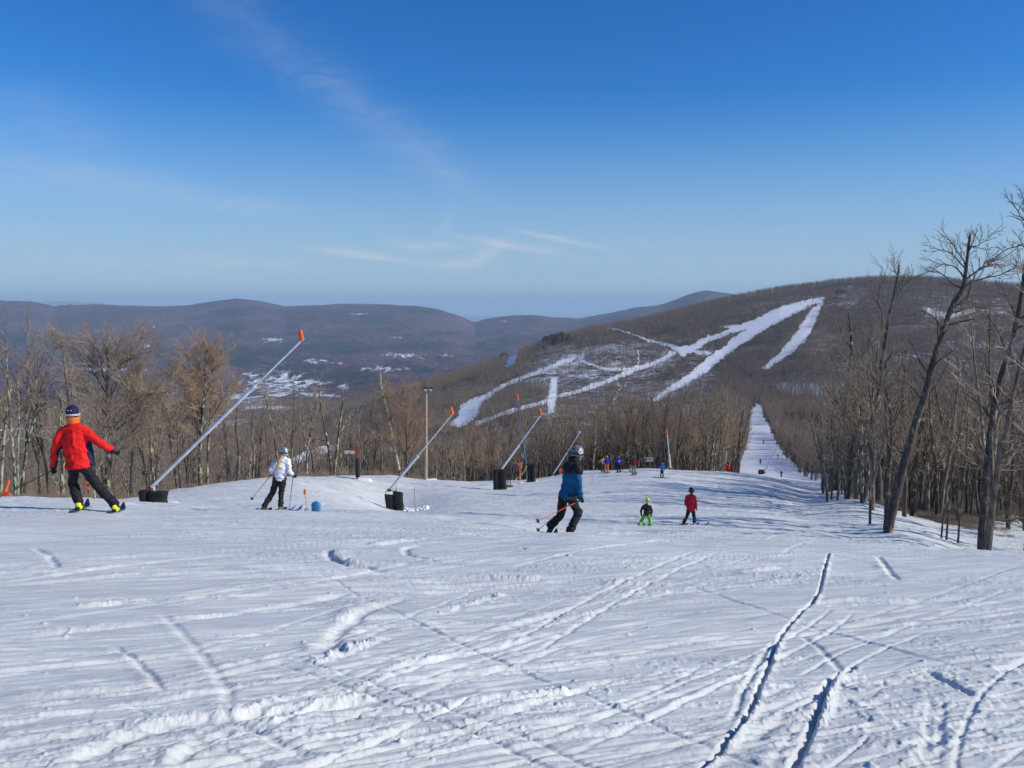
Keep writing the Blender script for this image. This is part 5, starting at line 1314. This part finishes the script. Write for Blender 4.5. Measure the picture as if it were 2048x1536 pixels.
# --- small figures near the crest
def small_person(label, u, Y, h, jacket, pants, helm, lean=0, arms=(0, 0), headg=.3, skis=True, group=G_P):
    x = (u - 1024) / F * Y; g = snow_z(x, Y); s = h / 1.75
    pv_ = Vector((x, Y, g))
    def pt(dx, dy, dz): return pv_ + Vector((dx * s, dy * s, dz * s))
    J = {}
    q = dict(head=pt(lean, 0, 1.62), neck=pt(lean * .9, 0, 1.47), sl=pt(-.19 + lean * .8, 0, 1.40), sr=pt(.19 + lean * .8, 0, 1.40), el=pt(-.30 - arms[0] * .15, -.02, 1.14 + arms[0] * .15), hl=pt(-.30 - arms[0] * .45, .15, .95 + arms[0] * .35),
             er=pt(.30 + arms[1] * .15, -.02, 1.14 + arms[1] * .15), hr=pt(.30 + arms[1] * .40, .15, .95 + arms[1] * .35), pelvis=pt(0, 0, .92), kl=pt(-.12, .06, .50), al=pt(-.14, 0, .1), kr=pt(.12, .06, .5), ar=pt(.14, 0, .1))
    # reuse person() through pixel-free joints
    global P
    keep = P
    try:
        P = lambda u_, v_, Y_: q[u_]
        return person(label, 0, None, {k: (k, 0) for k in q}, s, jacket, pants, F_black, (M_black, M_black), group, (math.sin(headg), math.cos(headg), 0), "helmet", helm, (headg, headg), (1.5, M_ski) if skis else None, False, False)
    finally: P = keep
small_person("distant skier all in black on the crest, nearest to the blue fleece skier's helmet", 1184, 104, 1.65, F_black, F_black, M_black)
small_person("skier in a yellow jacket standing half behind the one in orange trousers", 1208.5, 91, 1.68, F_yel, fabric("olive_fabric", (.05, .08, .04)), M_black, arms=(.2, 0))
small_person("skier in bright orange trousers, blue vest and an orange hat", 1216, 86, 1.74, F_cob, F_orange, simple_mat("orange_hat", (.85, .16, .04), .6))
ra, qa = small_person("skier in a cobalt blue jacket with a white back tag, arms held out", 1240.5, 86, 1.70, F_cob, F_black, M_helm, arms=(.7, .3))
mb = MB(); mb.box(qa['neck'] * .6 + qa['pelvis'] * .4 + Vector((.02, -.15, 0)), (.12, .02, .16)); mb.build("tag", M_whitep, ra)
small_person("skier in a maroon jacket and grey trousers with back turned", 1271.5, 82, 1.76, F_mar, F_grey, M_black, arms=(.1, 0))
small_person("skier in a dark brown coat pointing left beside the one in maroon", 1266, 85, 1.66, fabric("brown_coat", (.07, .03, .035)), F_grey, M_black, arms=(.9, 0), headg=-1.2)
small_person("youngster in bright blue with a blue helmet, standing alone below the grey notice", 1328.5, 78, 1.38, F_lbl, F_black, simple_mat("blue_helmet", (.02, .25, .6), .35), arms=(.5, 0), headg=-1.0)
small_person("skier in red half hidden behind the crest by the lone dark tree", 1463, 104, 1.7, F_red, F_black, M_black)
def far_person(label, u, Y, h, jacket):
    x = (u - 1024) / F * Y; R = math.hypot(x, Y); g = float(hill_z(np.array([math.atan2(x, Y)]), np.array([R]))[0]); s = h / 1.75; a = Vector((x, Y, g))
    root = empty("person", a, label, "person", G_P); V = Vector
    fuse("body", [(a + V((-.14, 0, 0)) * s, .07, a + V((-.07, 0, .9)) * s, .12 * s), (a + V((.16, 0, 0)) * s, .07, a + V((.07, 0, .9)) * s, .12 * s), (a + V((0, 0, 1.62)) * s, .12 * s, a + V((0, 0, 1.66)) * s, .12 * s), (a + V((0, 0, 1.4)) * s, .1, a + V((0, 0, 1.6)) * s, .07 * s)], F_black, root, .04, 1)
    fuse("jacket", [(a + V((0, 0, .9)) * s, (.19 * s, .14 * s), a + V((0, 0, 1.42)) * s, (.2 * s, .14 * s)), (a + V((-.2, 0, 1.4)) * s, .08 * s, a + V((-.38, .1, 1.0)) * s, .06 * s), (a + V((.2, 0, 1.4)) * s, .08 * s, a + V((.38, .1, 1.0)) * s, .06 * s)], jacket, root, .04, 1)
far_person("tiny dark skier far down the narrow run, left of the distant snow gun", 1527.5, 262, 1.75, F_navy)
far_person("tiny dark skier on the open run below and right of the distant snow gun", 1571, 206, 1.6, F_navy)
far_person("tiny dark skier farthest up the narrow run between the trees", 1533, 380, 1.8, F_black)

# ------------------------------------------------------------------ snow guns
M_alu = simple_mat("galvanised_tube", (.66, .67, .67), .5, metal=.15, var=.18, vscale=2.5); M_pad = simple_mat("black_foam_pad", (.018, .021, .021), .75, bump=.4, bscale=9, var=.4, vscale=3)
M_gun = simple_mat("orange_cover", (.80, .11, .02), .5, var=.25); M_bluem = simple_mat("blue_grey_tube", (.10, .16, .26), .4, metal=.3); M_hose = simple_mat("yellow_hose", (.60, .42, .10), .6)
M_wood = simple_mat("weathered_pole", (.36, .30, .20), .85, bump=.4, bscale=12, var=.3); M_redw = simple_mat("red_painted_wood", (.30, .055, .03), .7, var=.3); M_sign = simple_mat("white_board", (.75, .74, .70), .6)
M_orange = simple_mat("orange_marker", (.95, .13, .04), .5, var=.1); M_rust = simple_mat("rusty_steel", (.13, .07, .045), .8, var=.4); M_bamb = simple_mat("bamboo", (.45, .22, .10), .6); M_dark = simple_mat("dark_text", (.03, .03, .03), .6)
def at_ground(u, Y): x = (u - 1024) / F * Y; return Vector((x, Y, snow_z(x, Y)))
def pad(root, x0, x1, z0, z1, Yc, base, tw=.0, name="crash_pad", top=0.):
    """thick foam pad curved round the gun's foot; x in metres from base"""
    mb = MB(); rings = []
    for j, f in enumerate(np.linspace(0, 1, 7)):
        z = z0 + (z1 - z0) * f; c = (x0 + x1) / 2 + tw * (f - .3) * (z1 - z0) + .02 * math.sin(7 * f); w_ = (x1 - x0) / 2 * (1 + .07 * math.cos(6.3 * f))
        ring = []
        for k in range(18):
            a_ = 2 * math.pi * k / 18; ca_, sa_ = math.cos(a_), math.sin(a_)
            ex = abs(ca_) ** .6 * (1 if ca_ > 0 else -1); ey = abs(sa_) ** .75 * (1 if sa_ > 0 else -1)
            ring.append(base + Vector((c + w_ * ex, Yc + .16 * ey - .06 * (1 - ca_ * ca_), z + top * ca_ * f)))
        rings.append(ring)
    mb.loft(rings); return mb.build(name, M_pad, root, True)
def snow_gun(label, Y, foot, tip, split, base_u, r=(.085, .05), mast=None, pads=(), head=True, hd=(-.02, .28), supports=(), dY=0., hose=False, group="snow guns along the piste", onhill=False, hcol=None):
    x = (base_u - 1024) / F * Y
    bz = snow_z(x, Y) if not onhill else float(hill_z(np.array([math.atan2(x, Y)]), np.array([math.hypot(x, Y)]))[0])
    base = Vector((x, Y, bz)); root = empty("snow_gun", base, label, "snow gun", group)
    a, b_ = P(*foot, Y), P(*tip, Y + dY); m = a.lerp(b_, split); mast = mast or M_alu
    ax = (b_ - a).normalized()
    q = MB(); q.tube([a, m], r[0], 12); q.tube([m - ax * .12, m + ax * .02], r[0] * 1.25, 12); q.build("lower_mast", mast, root, True)
    q = MB(); q.tube([m, b_], r[1], 10); q.build("upper_mast", mast, root, True)
    if head:
        q = MB(); h1 = b_ + Vector((hd[0], -.02, hd[1])); e = r[1] * 1.9
        q.tube([b_ - ax * .05 + Vector((.02, 0, 0)), b_ + (h1 - b_) * .12, b_ + (h1 - b_) * .85, h1], [e * .7, e * 1.15, e, e * .6], 12)
        hh = q.build("nozzle_head", hcol or M_gun, root, True)
        q = MB(); q.tube([b_ - ax * .02, b_ + ax * .10], r[1] * 1.2, 8); q.build("collar", mast, root, True)
    q = MB(); pv_ = a - ax * .12; q.tube([a, pv_], [r[0] * 1.1, r[0] * .7], 8); q.box(pv_, (r[0] * 3, r[0] * 2, r[0] * 1.6)); q.tube([pv_ - Vector((r[0] * 2, 0, 0)), pv_ - Vector((r[0] * 3, 0, r[0] * 2))], r[0] * .3, 6); q.build("valve_block", M_rust, root)
    for (su, sv) in supports:
        q = MB(); s0 = P(su, sv, Y + .1); q.tube([Vector((s0.x, s0.y, bz - .2)), s0], .045, 8); q.build("support_post", M_alu, root, True)
    q = MB(); q.tube([Vector((x, Y + .15, bz - .5)), Vector((x, Y + .12, a.z))], .07, 8); q.build("stand_pipe", M_alu, root, True)
    for p in pads: pad(root, *p[:4], p[4] if len(p) > 4 else 0., base, *(p[5:] if len(p) > 5 else ()))
    if hose:
        q = MB(); q.tube(smooth_line([tuple(v) for v in hose], 16), .035, 8); q.build("hose", M_hose, root, True)
    return root
snow_gun("nearest snow gun, its long silver mast leaning right over two black foam pads", 38, (303, 974), (604, 680), .69, 293, (.078, .046), pads=((-.62, -.20, -.2, .62, .05), (-.20, .68, -.25, .60, 0.)), hd=(-.06, .44))
snow_gun("snow gun with crumpled black pads beside the pile of broken snow", 60, (781, 978), (905, 828), .44, 787, (.10, .05), pads=((-.72, .0, -.3, 1.12, .05, -.06, "crash_pad", -.06), (-.02, .62, -.3, 1.35, 0., -.10, "crash_pad", -.08)), supports=((786, 973), (794, 966)), hd=(-.12, .50))
snow_gun("snow gun with tall straight black pads and a silver mast, left of the yellow hose", 75, (1003, 938), (1082, 830), .43, 998, (.105, .055), pads=((-.55, .06, -.3, 1.85, .05), (.04, .66, -.3, 1.90, 0.)), hd=(-.12, .55))
b4 = at_ground(1055, 84)
g4 = snow_gun("snow gun with a blue-grey mast leaning left and a looping yellow hose", 84, (1052, 928), (1035, 800), .32, 1055, (.085, .055), mast=M_bluem, pads=((-.02, .42, -.3, 1.9, .05), (.38, .82, -.3, 1.85, 0.)), hd=(-.05, .55),
              hose=[P(1053, 930, 83.8), P(1050, 940, 83.6), P(1043, 950, 83.4), P(1033, 958, 83.3), at_ground(1027, 82.8) + Vector((0, 0, .05))])
snow_gun("slim snow gun mast rising left of the blue fleece skier's head, foot behind the crest", 104, (1107, 947), (1159, 866), .5, 1107, (.085, .05), head=True, hd=(.02, .22), hcol=M_alu)
snow_gun("steep white snow gun mast standing right of the grey notice", 100, (1341, 936), (1334, 868), .4, 1341, (.10, .06), hd=(-.10, .62))
snow_gun("far snow gun in the narrow run with dark pads and a pale mast", 215, (1530, 944), (1556, 892), .5, 1530, (.16, .11), pads=((-.75, .0, -.6, 1.15, .1), (.02, .75, -.6, 1.15, 0.)), head=True, hd=(.02, .3), hcol=M_alu, onhill=True)

# ------------------------------------------------------------------ light pole, signs, markers
b = at_ground(848.5, 85); lp = empty("light_pole", b, "tall wooden light pole with two floodlights between the bushy tree and a snow gun", "light pole")
top = P(852, 779, 85)
mb = MB(); mb.tube([b - up * .5, b.lerp(top, .5) + Vector((.02, 0, 0)), top], [.19, .16, .12], 12); mb.build("pole", M_wood, lp, True)
mb = MB(); mb.tube([top + Vector((-.1, 0, -.15)), top + Vector((.62, 0, -.08))], .04, 8); mb.build("crossarm", M_rust, lp)
for dx in (.0, .5):
    mb = MB(); c_ = top + Vector((dx, -.1, .05)); mb.box(c_, (.34, .28, .26), Matrix.Rotation(.5, 3, 'X')); fl = mb.build("floodlight", M_black, lp)
    mb = MB(); mb.box(c_ + Vector((0, -.13, -.07)), (.30, .02, .22), Matrix.Rotation(.5, 3, 'X')); g_ = mb.build("lens", M_sign, lp); g_.parent = fl
b = at_ground(711.5, 75); sg = empty("trail_sign", b, "red wooden signpost with a hanging white trail board and a black padded foot", "trail sign")
tz = P(711.5, 889, 75)
mb = MB(); mb.box((b + tz) / 2 - up * .2, (.15, .12, (tz - b).z + .4)); mb.build("post", M_redw, sg)
c1 = P(688, 898.5, 74.9); c2 = P(722.5, 898, 74.9); mb = MB(); mb.box((c1 + c2) / 2, ((c2 - c1).x, .08, .12)); mb.build("crossarm", M_redw, sg)
mb = MB(); mb.tube([b + Vector((-.04, 0, .22)), b + Vector((-.04, 0, 1.0)), b + Vector((-.03, 0, 1.86))], [.20, .21, .20], 14); mb.build("foam_pad", M_pad, sg, True)
s1 = P(689, 901.6, 74.85); s2 = P(709, 907, 74.85); c_ = (s1 + s2) / 2
mb = MB(); mb.box(c_, (s2.x - s1.x, .05, s1.z - s2.z), bev=0); bd = mb.build("board", M_sign, sg)
mb = MB()
for dx in (-.36, .36): mb.tube([c_ + Vector((dx, -.026, 0)), c_ + Vector((dx, -.034, 0))], .05, 10)
for k in range(7): mb.box(c_ + Vector((-.18 + k * .06, -.029, .02)), (.035, .006, .055 if k % 2 else .04))
for k in range(4): mb.box(c_ + Vector((-.09 + k * .06, -.029, -.06)), (.035, .006, .04))
mb.build("lettering", M_dark, sg).parent = bd
mb = MB()
for dx in (-.36, .30): mb.tube([c_ + Vector((dx, 0, .1)), c_ + Vector((dx, 0, .24))], .012, 6)
mb.build("hanger", M_rust, sg)

b = at_ground(1303, 97); nb = empty("notice_board", b, "pale grey two-plank notice on the crest between the maroon skier and the white gun mast", "notice board")
z0 = P(1302.5, 919, 97).z
for dz in (.13, -.13):
    mb = MB(); mb.box(Vector((b.x, b.y - .06, z0 + dz)), (.78, .05, .20)); mb.build("plank", simple_mat("grey_plank", (.42, .42, .40), .8, var=.2), nb)
mb = MB(); mb.tube([b - up * .4, Vector((b.x, b.y, z0 + .35))], .06, 8); mb.build("post", M_rust, nb)
mb = MB()
for k in range(9): mb.box(Vector((b.x - .28 + k * .07, b.y - .09, z0 + .13)), (.04, .008, .07 if k % 3 else .05))
for k in range(8): mb.box(Vector((b.x - .26 + k * .07, b.y - .09, z0 - .13)), (.04, .008, .06))
mb.build("lettering", simple_mat("faded_text", (.16, .18, .16), .7), nb)

def paddle(label, u, Y, vc, r, vbot, stick_top=None, su=None, name="marker_disc"):
    b = at_ground(u, Y); c_ = P(u, vc, Y); rt = empty(name, b, label, "marker", "orange markers")
    mb = MB(); mb.tube([b - up * .1, c_ + up * r], .018 + r * .08, 8); mb.build("stake", M_orange if r > .09 else M_bamb, rt, True)
    mb = MB(); mb.tube([c_ + Vector((0, -.03, 0)), c_ + Vector((0, .0, 0))], r, 20); mb.build("disc", M_orange, rt)
    if stick_top:
        t_ = P(*stick_top, Y); mb = MB(); mb.tube([c_ + Vector((.0, -.01, r * .6)), t_], [.05, .035], 8); mb.build("handle", M_orange, rt, True)
    return rt
paddle("orange disc marker with a slanting orange handle at the left margin of the photo", 11, 28, 986.5, .11, 995, (18.5, 961))
paddle("orange disc marker on a stake beside the yellow hose", 1040, 80, 928.5, .20, 948)
paddle("small orange disc marker on the crest behind the blue fleece skier's shoulder", 1121.5, 98, 940.5, .20, 948)
b = at_ground(173, 31); mk = empty("marker_post", b, "brown post with two small orange plates behind the red jacket skier's legs", "marker", "orange markers")
mb = MB(); mb.box(b + up * .25, (.09, .09, .9)); mb.build("post", M_wood, mk)
for (u_, v_) in ((173, 965.5), (175.5, 976.5)):
    c_ = P(u_, v_, 30.9); mb = MB(); mb.box(c_, (.13, .02, .10)); mb.build("plate", M_orange, mk)
b = at_ground(609.5, 24); fl = empty("flag_stake", b, "small orange flag on a thin stake left of the blue jug", "marker", "orange markers")
mb = MB(); mb.tube([b - up * .1, P(609.3, 990, 24), P(611, 972, 24)], [.008, .007, .004], 6); mb.build("stake", M_bamb, fl, True)
mb = MB(); mb.box(P(609.3, 984, 23.98), (.06, .02, .14), bev=0); mb.build("flag", M_orange, fl)
b = at_ground(1563, 150) * 0 + Vector(((1563 - 1024) / F * 285, 285, float(hill_z(np.array([math.atan2(1563 - 1024, F)]), np.array([285 * math.hypot(1, (1563 - 1024) / F)]))[0]))); mk = empty("marker_post", b, "orange marker post at the right edge of the narrow run", "marker", "orange markers")
c_ = Vector((b.x, b.y, b.z + 1.3)); mb = MB(); mb.tube([b - up, c_], .06, 8); mb.build("stake", M_rust, mk); mb = MB(); mb.box(c_, (.35, .05, .9)); mb.build("plate", M_orange, mk)
b = at_ground(827.5, 57); bs_ = empty("bamboo_stake", b, "thin reddish bamboo stake standing in the pile of broken snow", "stake")
mb = MB(); mb.tube([b - up * .2, P(828.5, 973, 57)], [.03, .02], 6); mb.build("cane", M_bamb, bs_)
# blue jug
b = at_ground(624.5, 24); M_jug = simple_mat("blue_plastic", (.03, .22, .48), .35, var=.25, vscale=8, spec=.5)
jg = empty("plastic_jug", b, "blue plastic jug standing in the snow right of the small orange flag", "jug")
mb = MB(); rings = []
for f, k_ in ((0, .93), (.03, 1), (.3, 1), (.5, .97), (.7, 1), (.86, .97), (.94, .84), (1.0, .5)):
    rings.append([b + Vector((.128 * k_ * abs(math.cos(a_)) ** .5 * (1 if math.cos(a_) > 0 else -1), .085 * k_ * abs(math.sin(a_)) ** .5 * (1 if math.sin(a_) > 0 else -1), -.03 + .38 * f)) for a_ in [2 * math.pi * (k + .5) / 20 for k in range(20)]])
mb.loft(rings); mb.build("shell", M_jug, jg, True)
mb = MB(); mb.box(b + Vector((.012, -.087, .17)), (.022, .012, .33)); mb.build("seam", simple_mat("grey_blue_plastic", (.12, .2, .25), .5), jg)
mb = MB(); mb.tube([b + Vector((0, 0, .34)), b + Vector((0, 0, .372))], .03, 10); mb.build("cap", M_jug, jg, True)
b = at_ground(601.5, 24); hy = empty("pipe_stub", b, "small grey pipe stub bent at the top, left of the orange flag stake", "pipe")
mb = MB(); mb.tube([b - up * .1, b + up * .08, b + Vector((.02, 0, .12)), b + Vector((.06, 0, .125))], .014, 8); mb.build("pipe", M_rust, hy, True)
b = at_ground(1018, 78); hy = empty("hydrant", b, "low rusty hydrant on a round plate right of the tall black pads", "hydrant")
mb = MB(); mb.tube([b - up * .05, b + up * .08], [.42, .40], 20); mb.build("plate", M_rust, hy)
for dx in (-.12, .12):
    mb = MB(); mb.tube([b + Vector((dx, 0, .05)), b + Vector((dx, 0, .75))], .04, 8); mb.tube([b + Vector((dx - .08, 0, .72)), b + Vector((dx + .08, 0, .72))], .03, 8); mb.build("valve_pipe", simple_mat("olive_steel", (.12, .13, .10), .6), hy, True)
# broken snow pile by the second gun, snow collars round the poles
m_sn2 = simple_mat("loose_snow", (.84, .84, .85), .7, bump=.6, bscale=8, var=.05)
rg = random.Random(9); prt = []
c0_ = at_ground(826, 58)
for i in range(190):
    dx = rg.uniform(-.75, .85); dy = rg.gauss(0, .35); s_ = rg.uniform(.03, .09)
    hh = .16 + .22 * max(0, dx) - .25 * abs(dy)
    cc = c0_ + Vector((dx, dy, hh + rg.uniform(-.06, .05))); prt.append((cc, (s_, s_ * .7), cc + Vector((rg.gauss(0, .05), rg.gauss(0, .05), rg.gauss(0, .02))), (s_ * .8, s_ * .5)))
prt.append((c0_ + Vector((-.6, 0, -.06)), (.30, .20), c0_ + Vector((.8, .0, .10)), (.40, .22), (0, 1, 0)))
prt.append((c0_ + Vector((-.4, 0, -.15)), .25, c0_ + Vector((.7, .3, .05)), .22))
tag(fuse("snow_heap", prt, m_sn2, None, .035, 1), "heap of loose broken snow beside the crumpled black pads", kind='stuff')
prt = []
for (u_, Y_) in ((848.5, 85), (711.5, 75), (293, 38), (998, 75), (1055, 84)):
    c_ = at_ground(u_, Y_); prt.append((c_ + Vector((-.8, 0, -.22)), .28, c_ + Vector((.9, .2, -.20)), .30))
tag(fuse("snow_collars", prt, m_sn2, None, .08, 3), "low mounds of snow banked round the feet of poles and guns", kind='stuff')

# lodge and lift tower on the far ridge
def on_hill(u, Y): x = (u - 1024) / F * Y; return Vector((x, Y, float(hill_z(np.array([math.atan2(x, Y)]), np.array([math.hypot(x, Y)]))[0])))
b = on_hill(1678, 1480); lg = empty("lift_station", b, "small dark-roofed building on the skyline at the top of the white trails", "building")
mb = MB(); mb.box(b + up * 5, (13, 9, 9)); mb.build("walls", simple_mat("pale_wall", (.45, .38, .30), .8), lg)
mb = MB(); mb.loft([[b + Vector((x_, -6 + 0 * y_, 9)) + Vector((0, y_, z_)) for (y_, z_) in ((0, 0), (12, 0), (6, 5))] for x_ in (-8, 8)]); mb.build("roof", simple_mat("dark_roof", (.03, .03, .035), .8), lg)
b = on_hill(1623, 1470); lt = empty("lift_tower", b, "grey lift tower standing at the upper left of the main white trail", "lift tower")
mb = MB(); mb.tube([b - up * 2, b + up * 13], [.5, .35], 8); mb.build("mast", M_rust, lt); mb = MB(); mb.box(b + up * 13, (6, .5, .5)); mb.build("crossarm", M_rust, lt)
# ------------------------------------------------------------------ haze
hb = MB(); hb.box((0, 20000, -650), (170000, 110000, 1720))
m_haze = bpy.data.materials.new("haze"); m_haze.use_nodes = True
t = NT(m_haze.node_tree); o_ = t.n('ShaderNodeOutputMaterial'); pv = t.n('ShaderNodeVolumePrincipled')
pv.inputs['Color'].default_value = (.60, .82, 1.0, 1); pv.inputs['Density'].default_value = 4.8e-5; pv.inputs['Anisotropy'].default_value = .0
t.link(pv.outputs[0], o_.inputs['Volume'])
ho = hb.build("haze", m_haze); ho['kind'] = 'stuff'; ho['label'] = "thin blue haze filling the valley"
